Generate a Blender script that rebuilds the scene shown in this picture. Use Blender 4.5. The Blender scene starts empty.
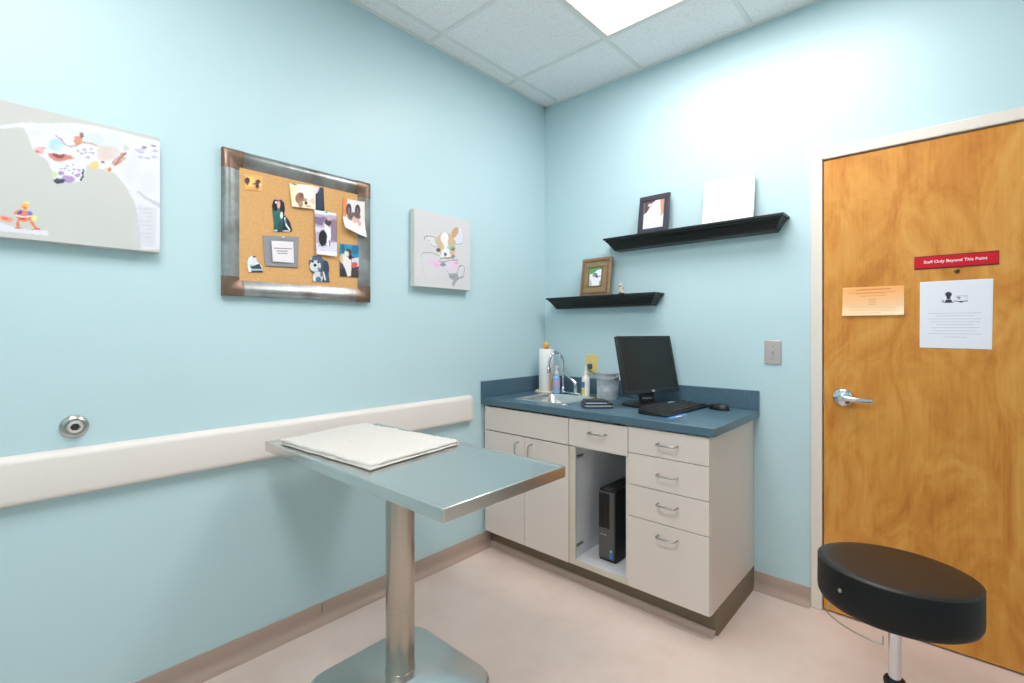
import bpy, bmesh, math, random
import numpy as np
from mathutils import Vector, Matrix, noise as mnoise
random.seed(7)
R = math.radians
S = bpy.context.scene
COL = S.collection

# ------------------------------------------------------------------ camera, world, exposure
CAM = np.array([2.0944, -2.6552, 1.2993]); YAW = .7363; FPX = 483.98; HOR = 331.2
cd_ = bpy.data.cameras.new('camera'); cam = bpy.data.objects.new('camera', cd_); COL.objects.link(cam)
cam.location = CAM; cam.rotation_euler = (R(90), 0, YAW)
cd_.sensor_width = 36; cd_.lens = 36 * FPX / 1024; cd_.shift_y = -(341.5 - HOR) / 1024; cd_.clip_start = .02
S.camera = cam
w = bpy.data.worlds.new('world'); S.world = w; w.use_nodes = True
w.node_tree.nodes['Background'].inputs[0].default_value = (.9, .95, 1, 1)
w.node_tree.nodes['Background'].inputs[1].default_value = .3
S.view_settings.view_transform = 'Standard'; S.view_settings.look = 'None'
S.view_settings.gamma = 1; S.view_settings.use_curve_mapping = False
S.view_settings.exposure = 0.0
LIGHT = 21.5            # radiance of the ceiling light diffusers
LIGHT_COL = (1.0, .955, .965)

# ------------------------------------------------------------------ helpers
def lin(c):
    return tuple((v / 255 / 12.92) if v / 255 <= .04045 else ((v / 255 + .055) / 1.055) ** 2.4 for v in c)
def mat(name, rgb, rough=.5, metal=0., spec=.5, bump=0., bscale=60., var=0., vscale=8., emit=None, coat=0., trans=0., bdist=.002, aniso=0.):
    m = bpy.data.materials.new(name); m.use_nodes = True; nt = m.node_tree; b = nt.nodes['Principled BSDF']
    c = lin(rgb)
    b.inputs['Base Color'].default_value = (*c, 1); b.inputs['Roughness'].default_value = rough
    b.inputs['Metallic'].default_value = metal; b.inputs['Specular IOR Level'].default_value = spec
    b.inputs['Coat Weight'].default_value = coat; b.inputs['Transmission Weight'].default_value = trans
    b.inputs['Anisotropic'].default_value = aniso
    tc = nt.nodes.new('ShaderNodeTexCoord')
    if var:
        n = nt.nodes.new('ShaderNodeTexNoise'); n.inputs['Scale'].default_value = vscale; n.inputs['Detail'].default_value = 5
        nt.links.new(tc.outputs['Object'], n.inputs['Vector'])
        mx = nt.nodes.new('ShaderNodeMix'); mx.data_type = 'RGBA'
        mx.inputs[6].default_value = (*[v * (1 - var) for v in c], 1); mx.inputs[7].default_value = (*[min(1, v * (1 + var)) for v in c], 1)
        nt.links.new(n.outputs['Fac'], mx.inputs[0]); nt.links.new(mx.outputs[2], b.inputs['Base Color'])
    if bump:
        n = nt.nodes.new('ShaderNodeTexNoise'); n.inputs['Scale'].default_value = bscale; n.inputs['Detail'].default_value = 4
        nt.links.new(tc.outputs['Object'], n.inputs['Vector'])
        bp = nt.nodes.new('ShaderNodeBump'); bp.inputs['Strength'].default_value = bump; bp.inputs['Distance'].default_value = bdist
        nt.links.new(n.outputs['Fac'], bp.inputs['Height']); nt.links.new(bp.outputs[0], b.inputs['Normal'])
    if emit:
        b.inputs['Emission Color'].default_value = (*emit[0], 1); b.inputs['Emission Strength'].default_value = emit[1]
    return m
def ramp(nt, fac, stops):
    r = nt.nodes.new('ShaderNodeValToRGB'); e = r.color_ramp.elements
    while len(e) < len(stops): e.new(.5)
    for i, (p, c) in enumerate(stops): e[i].position = p; e[i].color = (*lin(c), 1)
    nt.links.new(fac, r.inputs[0]); return r.outputs[0]
def speckled(name, base, dark, light, scale, rough, bump=0., coat=0.):
    m = mat(name, base, rough, coat=coat); nt = m.node_tree; b = nt.nodes['Principled BSDF']
    tc = nt.nodes.new('ShaderNodeTexCoord'); n = nt.nodes.new('ShaderNodeTexNoise')
    n.inputs['Scale'].default_value = scale; n.inputs['Detail'].default_value = 3
    nt.links.new(tc.outputs['Object'], n.inputs['Vector'])
    nt.links.new(ramp(nt, n.outputs['Fac'], [(.36, dark), (.46, base), (.56, base), (.68, light)]), b.inputs['Base Color'])
    if bump:
        bp = nt.nodes.new('ShaderNodeBump'); bp.inputs['Strength'].default_value = bump; bp.inputs['Distance'].default_value = .002
        nt.links.new(n.outputs['Fac'], bp.inputs['Height']); nt.links.new(bp.outputs[0], b.inputs['Normal'])
    return m
def wm(o):
    m = Matrix.Identity(4)
    while o is not None:
        m = (Matrix.Translation(o.location) @ o.rotation_euler.to_matrix().to_4x4()) @ m; o = o.parent
    return m
class MB:
    """collects shapes, given in world coordinates (or local=True), into one mesh"""
    def __init__(s): s.v = []; s.f = []
    def add(s, vs, fs):
        k = len(s.v); s.v += [tuple(p) for p in vs]; s.f += [tuple(i + k for i in f) for f in fs]; return s
    def box(s, x0, x1, y0, y1, z0, z1):
        return s.add([(x, y, z) for z in (z0, z1) for y in (y0, y1) for x in (x0, x1)],
                     [(0, 2, 3, 1), (4, 5, 7, 6), (0, 1, 5, 4), (2, 6, 7, 3), (0, 4, 6, 2), (1, 3, 7, 5)])
    def loft(s, rings, cap=True, closed=True):
        n = len(rings[0]); k = len(s.v)
        for r in rings: s.v += [tuple(p) for p in r]
        for i in range(len(rings) - 1):
            for j in range(n if closed else n - 1):
                a = k + i * n + j; b = k + i * n + (j + 1) % n
                s.f.append((a, b, b + n, a + n))
        if cap:
            s.f.append(tuple(k + j for j in reversed(range(n)))); s.f.append(tuple(k + (len(rings) - 1) * n + j for j in range(n)))
        return s
    def lathe(s, prof, c=(0, 0, 0), n=40, axis='z', M=None):
        rings = []
        for r, h in prof:
            r = max(r, 1e-5); ring = []
            for j in range(n):
                a = 2 * math.pi * j / n; p = (r * math.cos(a), r * math.sin(a), h)
                if axis == 'x': p = (p[2], p[0], p[1])
                elif axis == 'y': p = (p[1], p[2], p[0])
                p = Vector(p)
                if M is not None: p = M @ p
                ring.append(tuple(p + Vector(c)))
            rings.append(ring)
        k = len(s.v); s.loft(rings, cap=False)
        if prof[0][0] < 1e-3: s.f.append(tuple(k + j for j in reversed(range(n))))
        if prof[-1][0] < 1e-3: s.f.append(tuple(k + (len(rings) - 1) * n + j for j in range(n)))
        return s
    def tube(s, pts, r, n=12, rs=None):
        pts = [Vector(p) for p in pts]; rings = []; up = None
        for i, p in enumerate(pts):
            t = (pts[min(i + 1, len(pts) - 1)] - pts[max(i - 1, 0)]).normalized()
            if up is None: up = Vector((0, 0, 1)) if abs(t.z) < .9 else Vector((1, 0, 0))
            sd = t.cross(up).normalized(); up = sd.cross(t).normalized()
            rr = rs[i] if rs else r
            rings.append([p + (sd * math.cos(2 * math.pi * j / n) + up * math.sin(2 * math.pi * j / n)) * rr for j in range(n)])
        return s.loft(rings)
    def prism(s, poly, d):
        """poly: planar 3d points, d: extrusion vector"""
        d = Vector(d); return s.loft([poly, [tuple(Vector(p) + d) for p in poly]])
    def build(s, name, m, parent=None, local=False, bevel=0., smooth=35, seg=2):
        me = bpy.data.meshes.new(name); me.from_pydata(s.v, [], s.f)
        if parent is not None and not local: me.transform(wm(parent).inverted())
        b = bmesh.new(); b.from_mesh(me); bmesh.ops.recalc_face_normals(b, faces=b.faces); b.to_mesh(me); b.free()
        me.materials.append(m)
        if smooth:
            me.polygons.foreach_set('use_smooth', [True] * len(me.polygons)); me.set_sharp_from_angle(angle=R(smooth))
        o = bpy.data.objects.new(name, me); COL.objects.link(o); o.parent = parent
        if bevel:
            q = o.modifiers.new('bevel', 'BEVEL'); q.width = bevel; q.segments = seg; q.limit_method = 'ANGLE'; q.angle_limit = R(40); q.harden_normals = False
        return o
def tag(o, label, cat, group=None):
    o['label'] = label; o['category'] = cat
    if group: o['group'] = group
    return o
def thing(name, label, cat, loc, rz=0., group=None, rx=0.):
    o = bpy.data.objects.new(name, None); COL.objects.link(o); o.empty_display_size = .05
    o.location = loc; o.rotation_euler = (rx, 0, rz); return tag(o, label, cat, group)
def struct(o): o['kind'] = 'structure'; return o
def arc(c, r, a0, a1, n, f): return [f(c, r, a0 + (a1 - a0) * i / n) for i in range(n + 1)]
def text(body, size, name, m, parent, M):
    cu = bpy.data.curves.new(name, 'FONT'); cu.body = body; cu.size = size; cu.align_x = 'CENTER'; cu.align_y = 'CENTER'; cu.extrude = .0004; cu.offset = size * .015
    t = bpy.data.objects.new(name, cu); COL.objects.link(t)
    me = bpy.data.meshes.new_from_object(t.evaluated_get(bpy.context.evaluated_depsgraph_get()))
    bpy.data.objects.remove(t); me.transform(M); me.transform(wm(parent).inverted()); me.materials.clear(); me.materials.append(m)
    o = bpy.data.objects.new(name, me); COL.objects.link(o); o.parent = parent; return o

# ------------------------------------------------------------------ artwork: shapes drawn in the plane of a sheet, in metres
FW = np.array([-math.sin(YAW), math.cos(YAW), 0]); RT = np.array([math.cos(YAW), math.sin(YAW), 0])
class Plane:
    """a wall plane; P turns a point traced from an enlarged crop of the photograph into metres on it"""
    def __init__(s, axis, val, ox, oy, sc): s.axis, s.val, s.ox, s.oy, s.sc = axis, val, ox, oy, sc
    def P(s, x, y):
        px = s.ox + x / s.sc; py = s.oy + y / s.sc
        d = FW + RT * (px - 512) / FPX + np.array([0, 0, 1.]) * (HOR - py) / FPX
        q = CAM + d * (s.val - CAM[s.axis]) / d[s.axis]
        return (q[1 - s.axis], q[2])
class Art:
    def __init__(s, plane, base): s.pl = plane; s.base = base; s.ops = []
    def poly(s, pts, c, a=1., soft=.0008):
        s.ops.append(('p', np.array([s.pl.P(*p) for p in pts]), lin(c), a, soft, 0)); return s
    def ell(s, x, y, rx, ry, c, a=1., ang=0., soft=.0022):
        t = R(ang); pts = [(x + rx * math.cos(k) * math.cos(t) - ry * math.sin(k) * math.sin(t), y + rx * math.cos(k) * math.sin(t) + ry * math.sin(k) * math.cos(t)) for k in np.linspace(0, 2 * math.pi, 22)[:-1]]
        return s.poly(pts, c, a, soft)
    def line(s, pts, w_, c, a=1., soft=.0006):
        s.ops.append(('l', np.array([s.pl.P(*p) for p in pts]), lin(c), a, soft, w_)); return s
    wob = 0.
    def eval(s, X, Y):
        if s.wob:      # loose, hand-painted edges
            X0, Y0 = X, Y
            X = X0 + s.wob * (np.sin(Y0 * 310 + 2 * np.sin(X0 * 170)) + .7 * np.sin(X0 * 520 + Y0 * 430) + .6 * np.sin(Y0 * 900 - X0 * 260)); Y = Y0 + s.wob * (np.sin(X0 * 290 + 2 * np.sin(Y0 * 190)) + .7 * np.sin(Y0 * 560 - X0 * 380) + .6 * np.sin(X0 * 860 + Y0 * 240))
        out = np.zeros(X.shape + (3,)); out[:] = lin(s.base)
        for kind, P, c, a, soft, w_ in s.ops:
            m = max(w_, soft) + .001
            sel = (X > P[:, 0].min() - m) & (X < P[:, 0].max() + m) & (Y > P[:, 1].min() - m) & (Y < P[:, 1].max() + m)
            if not sel.any(): continue
            x = X[sel]; y = Y[sel]; d = np.full(x.shape, 1e9); ins = np.zeros(x.shape, bool)
            n = len(P); segs = range(n) if kind == 'p' else range(n - 1)
            for i in segs:
                a0 = P[i]; b0 = P[(i + 1) % n]; e = b0 - a0; L = e @ e + 1e-12
                t = np.clip(((x - a0[0]) * e[0] + (y - a0[1]) * e[1]) / L, 0, 1)
                d = np.minimum(d, np.hypot(x - a0[0] - t * e[0], y - a0[1] - t * e[1]))
                if kind == 'p':
                    cr = ((a0[1] > y) != (b0[1] > y)) & (x < (b0[0] - a0[0]) * (y - a0[1]) / (b0[1] - a0[1] + 1e-15) + a0[0]); ins ^= cr
            sd = np.where(ins, d, -d) if kind == 'p' else w_ / 2 - d
            al = np.clip(sd / soft + .5, 0, 1) * a
            out[sel] = out[sel] * (1 - al[:, None]) + np.array(c) * al[:, None]
        return out
PRINT = {}
def print_mat(rough):
    if rough not in PRINT:
        m = mat('printed_surface', (255, 255, 255), rough); nt = m.node_tree
        a = nt.nodes.new('ShaderNodeAttribute'); a.attribute_name = 'ink'
        nt.links.new(a.outputs['Color'], nt.nodes['Principled BSDF'].inputs['Base Color']); PRINT[rough] = m
    return PRINT[rough]
def sheet(name, parent, corners, art, nu, nv, off, thick=.0006, to3=None, curl=None, mask=None, rough=.45):
    """corners TL TR BR BL in plane metres; to3(s,z,d) gives the world point d in front of the plane"""
    TL, TR, BR, BL = [np.array(c, float) for c in corners]
    u, v = np.meshgrid(np.linspace(0, 1, nu + 1), np.linspace(0, 1, nv + 1))
    G = (TL * ((1 - u) * (1 - v))[..., None] + TR * (u * (1 - v))[..., None] + BR * (u * v)[..., None] + BL * ((1 - u) * v)[..., None])
    colr = art.eval(G[..., 0], G[..., 1]).reshape(-1, 3)
    vs = []
    for j in range(nv + 1):
        for i in range(nu + 1):
            vs.append(to3(G[j, i, 0], G[j, i, 1], off + (curl(i / nu, j / nv) if curl else 0)))
    fs = []
    if mask is not None:
        MP = np.array([art.pl.P(*p) for p in mask])
        def inside(x, y):
            r = False
            for i in range(len(MP)):
                a = MP[i]; b = MP[(i + 1) % len(MP)]
                if (a[1] > y) != (b[1] > y) and x < (b[0] - a[0]) * (y - a[1]) / (b[1] - a[1]) + a[0]: r = not r
            return r
    for j in range(nv):
        for i in range(nu):
            if mask is not None:
                c = (G[j, i] + G[j + 1, i + 1]) / 2
                if not inside(*c): continue
            k = j * (nu + 1) + i; fs.append((k, k + nu + 1, k + nu + 2, k + 1))
    me = bpy.data.meshes.new(name); me.from_pydata(vs, [], fs)
    at = me.color_attributes.new('ink', 'FLOAT_COLOR', 'POINT')
    at.data.foreach_set('color', np.c_[colr, np.ones(len(colr))].astype(np.float32).ravel())
    if parent is not None: me.transform(wm(parent).inverted())
    me.materials.append(print_mat(rough))
    if mask is not None:
        b = bmesh.new(); b.from_mesh(me); bmesh.ops.delete(b, geom=[x for x in b.verts if not x.link_faces], context='VERTS'); b.to_mesh(me); b.free()
    me.polygons.foreach_set('use_smooth', [True] * len(me.polygons))
    o = bpy.data.objects.new(name, me); COL.objects.link(o); o.parent = parent
    if thick:
        q = o.modifiers.new('thickness', 'SOLIDIFY'); q.thickness = thick; q.offset = -1
    return o
leftwall = lambda s, z, d: (d, s, z)      # plane x = 0
backwall = lambda s, z, d: (s, -d, z)     # plane y = 0

# ------------------------------------------------------------------ materials
M = {}
M['wall'] = mat('aqua_wall_paint', (194, 221, 226), .42, spec=.4, bump=.12, bscale=180, var=.012, vscale=3)
M['ceil'] = speckled('ceiling_tile', (250, 250, 250), (234, 235, 235), (252, 252, 252), 130, .9, .25)
M['grid'] = mat('ceiling_grid_paint', (234, 236, 234), .5)
M['cove'] = mat('sheet_vinyl_cove', (178, 154, 140), .5, var=.03, vscale=20)
M['white'] = mat('white_plastic', (235, 228, 222), .4)
M['rail'] = mat('ivory_rail_vinyl', (232, 224, 217), .45, bump=.05, bscale=300)
M['trim'] = mat('cream_frame_paint', (232, 222, 210), .4)
M['dark'] = mat('black_plastic', (22, 23, 25), .4)
M['gap'] = mat('gap_shade_and_seam', (40, 30, 22), .8)  # dark brown: painted shade for the door gap, also the vinyl seam
M['steel'] = mat('brushed_stainless_steel', (218, 217, 214), .27, 1., bump=.02, bscale=400)
M['polesteel'] = mat('satin_tube_steel', (188, 180, 170), .24, 1.)
M['chrome'] = mat('polished_chrome', (215, 216, 220), .1, 1.)
M['nickel'] = mat('satin_nickel', (185, 182, 176), .28, 1.)
M['putty'] = mat('putty_laminate', (230, 216, 206), .34, var=.012, vscale=30)
M['melamine'] = mat('white_melamine', (236, 236, 238), .45)
M['kick'] = mat('taupe_vinyl_toe_base', (128, 110, 90), .55)
M['edge'] = mat('laminate_edge_band', (216, 205, 186), .5)
M['lam'] = speckled('blue_slate_laminate', (80, 108, 124), (60, 86, 102), (104, 132, 146), 420, .3)
M['shelf'] = mat('black_painted_shelf', (14, 17, 20), .38, var=.05)
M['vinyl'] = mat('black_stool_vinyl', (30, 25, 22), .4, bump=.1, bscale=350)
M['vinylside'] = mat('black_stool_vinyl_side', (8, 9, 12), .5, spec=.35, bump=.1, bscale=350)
M['cork'] = speckled('cork', (220, 170, 110), (212, 161, 101), (226, 178, 118), 200, .85, .2)
M['paper'] = mat('white_paper', (240, 240, 244), .7)
M['canvasedge'] = mat('canvas_edge', (214, 214, 208), .8)

def floor_mat():
    m = mat('beige_sheet_vinyl', (206, 184, 170), .42, spec=.45); nt = m.node_tree; b = nt.nodes['Principled BSDF']
    tc = nt.nodes.new('ShaderNodeTexCoord')
    n = nt.nodes.new('ShaderNodeTexNoise'); n.inputs['Scale'].default_value = 2.5; n.inputs['Detail'].default_value = 8; n.inputs['Roughness'].default_value = .65
    nt.links.new(tc.outputs['Object'], n.inputs['Vector'])
    nt.links.new(ramp(nt, n.outputs['Fac'], [(.3, (214, 191, 178)), (.5, (223, 202, 190)), (.7, (229, 210, 199))]), b.inputs['Base Color'])
    return m
M['floor'] = floor_mat()
def rust_mat():
    m = mat('weathered_grey_metal', (130, 130, 128), .35, .75); nt = m.node_tree; b = nt.nodes['Principled BSDF']
    tc = nt.nodes.new('ShaderNodeTexCoord'); n = nt.nodes.new('ShaderNodeTexNoise'); n.inputs['Scale'].default_value = 9; n.inputs['Detail'].default_value = 8
    nt.links.new(tc.outputs['Object'], n.inputs['Vector'])
    nt.links.new(ramp(nt, n.outputs['Fac'], [(.26, (130, 108, 92)), (.42, (140, 138, 135)), (.6, (168, 170, 168)), (.78, (136, 134, 130))]), b.inputs['Base Color'])
    return m
M['rust'] = rust_mat()
M['copper'] = mat('browned_corner_metal', (134, 110, 94), .4, .7, var=.25, vscale=30)
def wood_mat():
    m = mat('maple_veneer', (200, 145, 80), .45, spec=.3); nt = m.node_tree; b = nt.nodes['Principled BSDF']; L = nt.links.new
    tc = nt.nodes.new('ShaderNodeTexCoord')
    mp = nt.nodes.new('ShaderNodeMapping'); mp.inputs['Scale'].default_value = (2.2, 1, .9); L(tc.outputs['Object'], mp.inputs[0])
    n = nt.nodes.new('ShaderNodeTexNoise'); n.inputs['Scale'].default_value = 3.2; n.inputs['Detail'].default_value = 7; n.inputs['Roughness'].default_value = .6; n.inputs['Distortion'].default_value = 1.4
    L(mp.outputs[0], n.inputs['Vector'])
    mp2 = nt.nodes.new('ShaderNodeMapping'); mp2.inputs['Scale'].default_value = (60, 10, 4); L(tc.outputs['Object'], mp2.inputs[0])
    n2 = nt.nodes.new('ShaderNodeTexNoise'); n2.inputs['Scale'].default_value = 1.5; n2.inputs['Detail'].default_value = 6; L(mp2.outputs[0], n2.inputs['Vector'])
    mx = nt.nodes.new('ShaderNodeMix'); mx.data_type = 'FLOAT'; mx.inputs[0].default_value = .18; L(n.outputs['Fac'], mx.inputs[2]); L(n2.outputs['Fac'], mx.inputs[3])
    L(ramp(nt, mx.outputs[0], [(.30, (180, 108, 38)), (.43, (202, 132, 54)), (.53, (214, 148, 66)), (.68, (224, 164, 84))]), b.inputs['Base Color'])
    return m
M['wood'] = wood_mat()

# ------------------------------------------------------------------ the room
H = 2.8554; YB = -3.45; XR = 3.1; DX0, DX1, DH = 1.6548, 2.569, 2.0935
struct(MB().box(-.1, XR + .1, YB - .1, .9, -.1, 0).build('floor', M['floor'], smooth=0))
struct(MB().box(-.1, 0, YB - .1, .1, 0, H + .1).build('wall_left', M['wall'], smooth=0))
struct(MB().box(0, DX0 - .004, 0, .1, 0, H + .1).box(DX0 - .004, DX1 + .004, 0, .1, DH + .004, H + .1).box(DX1 + .004, XR, 0, .1, 0, H + .1).build('wall_back', M['wall'], smooth=0))
struct(MB().box(XR, XR + .1, YB - .1, .1, 0, H + .1).build('wall_right', M['wall'], smooth=0))
struct(MB().box(0, XR, YB - .1, YB, 0, H + .1).build('wall_front', M['wall'], smooth=0))
GX = [.1229 + .6096 * k for k in range(5)]; GY = [-.4133 - .6096 * k for k in range(5)]
mb = MB(); xs = [0] + GX + [XR]; ys = [0] + GY + [YB]
for i in range(len(xs) - 1):
    for j in range(len(ys) - 1):
        if (i - 1, j - 1) in {(1, 0), (2, 0), (1, 3), (2, 3)}: continue
        x0, x1 = xs[i] + .004, xs[i + 1] - .004; y1, y0 = ys[j] - .004, ys[j + 1] + .004
        if x1 - x0 < .02 or y1 - y0 < .02: continue
        mb.box(max(x0, .001), min(x1, XR - .001), max(y0, YB + .001), min(y1, -.001), H + .001, H + .02)
mb.box(0, XR, YB, 0, H + .12, H + .14)
struct(mb.build('ceiling', M['ceil'], smooth=0))
mb = MB(); t = .0115
for x in GX: mb.box(x - t, x + t, YB, 0, H - .003, H + .001)
for y in GY: mb.box(0, XR, y - t, y + t, H - .0028, H + .0008)
struct(mb.build('trim_1', M['grid'], smooth=0))     # suspended grid
mb = MB(); mb.box(0, .02, YB, 0, H - .004, H + .001).box(0, XR, -.02, 0, H - .004, H + .001).box(XR - .02, XR, YB, 0, H - .004, H + .001).box(0, XR, YB, YB + .02, H - .004, H + .001)
struct(mb.build('trim_2', M['grid'], smooth=0))     # wall angle

def troffer(x0, x1, y0, y1, label, power=1.):
    t = thing('ceiling_light', label, 'ceiling light', ((x0 + x1) / 2, (y0 + y1) / 2, H), group=None)
    f = .022; mb = MB()
    mb.box(x0, x1, y0, y0 + f, H - .012, H + .05).box(x0, x1, y1 - f, y1, H - .012, H + .05)
    mb.box(x0, x0 + f, y0 + f, y1 - f, H - .012, H + .05).box(x1 - f, x1, y0 + f, y1 - f, H - .012, H + .05)
    mb.build('frame', M['white'], t, bevel=.002)
    d = mat('glowing_acrylic_diffuser', (250, 250, 250), .5, emit=(LIGHT_COL, LIGHT * power))
    MB().box(x0 + f, x1 - f, y0 + f, y1 - f, H + .002, H + .008).build('diffuser', d, t, smooth=0)
g = .013
troffer(GX[1] + g, GX[3] - g, GY[1] + g, GY[0] - g, 'bright recessed fluorescent ceiling panel nearest the corner of the room', .67)
troffer(GX[1] + g, GX[3] - g, GY[4] + g, GY[3] - g, 'recessed fluorescent ceiling panel behind the viewpoint, over the rear of the room', .86)

# flash-coved base: profile (distance from wall, height)
prof = [(0, 0), (.045, 0), (.045, .001), (.03, .003), (.018, .009), (.010, .02), (.006, .035), (.005, .078), (.003, .082), (0, .082)]
struct(MB().loft([[(d, y, z) for d, z in prof] for y in (YB, -.548)]).build('baseboard_left', M['cove'], smooth=50))
struct(MB().loft([[(x, -d, z) for d, z in prof] for x in (1.352, 1.604)]).build('baseboard_back', M['cove'], smooth=50))
struct(MB().loft([[(x, -d, z) for d, z in prof] for x in (2.621, XR)]).build('baseboard_back_2', M['cove'], smooth=50)).name = 'baseboard_backright'
struct(MB().loft([[(XR - d, y, z) for d, z in prof] for y in (YB, 0)]).build('baseboard_right', M['cove'], smooth=50))
# seam in the vinyl by the left wall
MBs = MB().box(.006, .0072, -1.62, -1.6185, .004, .078).build('trim_3', M['gap'], smooth=0); struct(MBs)

# ---- door and frame
mb = MB(); e = .05
mb.box(DX0 - e, DX0 - .003, -.02, .11, 0, DH + e).box(DX1 + .003, DX1 + e, -.02, .11, 0, DH + e).box(DX0 - .003, DX1 + .003, -.02, .11, DH + .003, DH + e)
struct(mb.build('trim_4', M['trim'], bevel=.004))          # door frame
mb = MB().box(DX0 - .003, DX0 + .012, .037, .11, 0, DH + .003).box(DX1 - .012, DX1 + .003, .037, .11, 0, DH + .003).box(DX0 + .012, DX1 - .012, .037, .11, DH - .012, DH + .003)
struct(mb.build('trim_5', M['gap'], smooth=0))             # door stop, coloured dark as the shade in the gap round the door
door = struct(MB().box(DX0 + .001, DX1 - .001, -.010, .034, .008, DH - .002).build('door_1', M['wood'], bevel=.0015))
hx, hz = 1.732, .999
h = MB(); h.lathe([(.0, 0), (.040, 0), (.041, .004), (.038, .010), (.030, .014), (.016, .016), (.013, .022), (.0125, .05), (0, .051)], (hx, -.010, hz), axis='y', M=Matrix.Rotation(math.pi, 3, 'Z'))
rose = h.build('door_handle', M['chrome'], door)
pts = [(hx - .004, -.052, hz), (hx + .012, -.056, hz), (hx + .035, -.058, hz - .002), (hx + .07, -.056, hz - .005), (hx + .112, -.050, hz - .006)]
rings = []
for i, p in enumerate(pts):
    ww = [.012, .012, .011, .0105, .009][i]; dd = [.008, .008, .006, .005, .004][i]
    rings.append([(p[0], p[1] + dd * math.sin(a), p[2] + ww * math.cos(a)) for a in np.linspace(0, 2 * math.pi, 17)[:-1]])
MB().loft(rings).build('lever', M['chrome'], rose)
MB().box(DX0 + .0001, DX0 + .0025, -.0125, .02, .955, 1.04).build('latch_plate', M['nickel'], door)
pe = MB().lathe([(0, 0), (.009, 0), (.009, .002), (.006, .004), (0, .004)], (2.113, -.010, 1.541), n=20, axis='y', M=Matrix.Rotation(math.pi, 3, 'Z')).build('door_viewer', mat('aged_brass', (130, 90, 60), .35, .9), door)
pe['label'] = 'small brass door viewer'
MB().lathe([(0, 0), (.0045, 0), (.0045, .0025), (0, .0025)], (2.113, -.0142, 1.541), n=16, axis='y', M=Matrix.Rotation(math.pi, 3, 'Z')).build('lens', M['dark'], pe)

# ---- crash rail on the left wall
t = tag(bpy.data.objects.new('crash_rail', None), 'long ivory wall bumper rail running along the left aqua wall', 'wall rail'); COL.objects.link(t); t.location = (0, -1.6, .85)
z0, z1 = .777, .925; y1 = -.7165
prof2 = [(.002, z0), (.022, z0), (.030, z0 + .003), (.034, z0 + .009), (.035, z0 + .02), (.035, z1 - .024), (.033, z1 - .014), (.022, z1 - .003), (.012, z1), (.002, z1)]
MB().loft([[(d, y, z) for d, z in prof2] for y in (YB + .02, y1 - .012)]).build('rail_cover', M['rail'], t, smooth=50)
MB().loft([[(d * k + .001, y, (z - .851) * q + .851) for d, z in prof2] for y, k, q in ((y1 - .0125, 1.02, 1.006), (y1 - .004, 1.0, 1.0), (y1, .86, .98))]).build('end_cap', M['rail'], t, smooth=40)

# ---- round port in the left wall
t = thing('wall_port', 'round metal hose port set in the left wall above the rail', 'wall port', (0, -2.447, .993))
MB().lathe([(0, 0), (.036, 0), (.036, .004), (.030, .010), (.026, .012), (.026, .008), (0, .008)], (.0005, -2.447, .993), axis='x').build('flange', M['nickel'], t)
MB().lathe([(0, .008), (.0235, .008), (.0235, .020), (.021, .024), (.012, .024), (.012, .012), (0, .012)], (0, -2.447, .993), n=6, axis='x').build('hex_body', M['nickel'], t, smooth=20)
MB().lathe([(.0115, .014), (.019, .014), (.019, .027), (.017, .029), (.0125, .029), (.0115, .027), (.0115, .014)], (0, -2.447, .993), axis='x').build('insert_ring', mat('pale_grey_plastic', (205, 198, 192), .4), t)
MB().lathe([(0, .0125), (.0113, .0125), (.0113, .020), (0, .020)], (0, -2.447, .993), axis='x').build('bore', mat('dark_bore', (60, 58, 58), .5), t)

# ---- switch and outlet on the back wall
t = thing('light_switch', 'brushed steel toggle light switch plate left of the door', 'light switch', (1.44, 0, 1.195))
MB().box(1.402, 1.478, -.007, -.0002, 1.136, 1.254).build('plate', mat('warm_brushed_plate', (196, 184, 180), .35, .45), t, bevel=.003)
MB().box(1.4345, 1.4455, -.0085, -.0072, 1.182, 1.208).build('slot', M['nickel'], t)
MB().loft([[(1.4365, -.0086, 1.19), (1.4435, -.0086, 1.19), (1.4435, -.0086, 1.203), (1.4365, -.0086, 1.203)], [(1.4375, -.021, 1.199), (1.4425, -.021, 1.199), (1.4425, -.021, 1.206), (1.4375, -.021, 1.206)]]).build('toggle', M['white'], t, bevel=.001)
for z in (1.165, 1.225): MB().lathe([(0, 0), (.0032, 0), (.002, .0015), (0, .0015)], (1.44, -.0071, z), n=12, axis='y', M=Matrix.Rotation(math.pi, 3, 'Z')).build('screw', M['chrome'], t)
alm = mat('almond_yellow_plastic', (240, 212, 128), .4)
t = thing('wall_outlet', 'yellow almond power outlet above the backsplash behind the bottles', 'outlet', (.38, 0, 1.09))
MB().box(.342, .424, -.007, -.0002, 1.022, 1.148).build('plate', alm, t, bevel=.003)
for z in (1.060, 1.110): MB().lathe([(0, 0), (.018, 0), (.017, .002), (0, .002)], (.381, -.0071, z), n=24, axis='y', M=Matrix.Rotation(math.pi, 3, 'Z')).build('socket', alm, t)
cordm = mat('slate_blue_cable', (70, 96, 128), .5)
t = thing('power_cord', 'slate blue plug and cord running from the yellow outlet behind the bucket', 'cord', (.381, -.01, 1.115))
MB().box(.368, .394, -.036, -.0095, 1.058, 1.090).build('plug', mat('slate_blue_plug', (66, 88, 116), .5), t, bevel=.006)
cp = [(.384, -.038, 1.068), (.387, -.050, 1.058), (.405, -.056, 1.045), (.44, -.058, 1.034), (.50, -.055, 1.026), (.56, -.05, 1.005), (.63, -.05, .97), (.69, -.045, .915), (.715, -.04, .905)]
MB().tube(cp, .0035, 8).build('cable', cordm, t, smooth=60)

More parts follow.
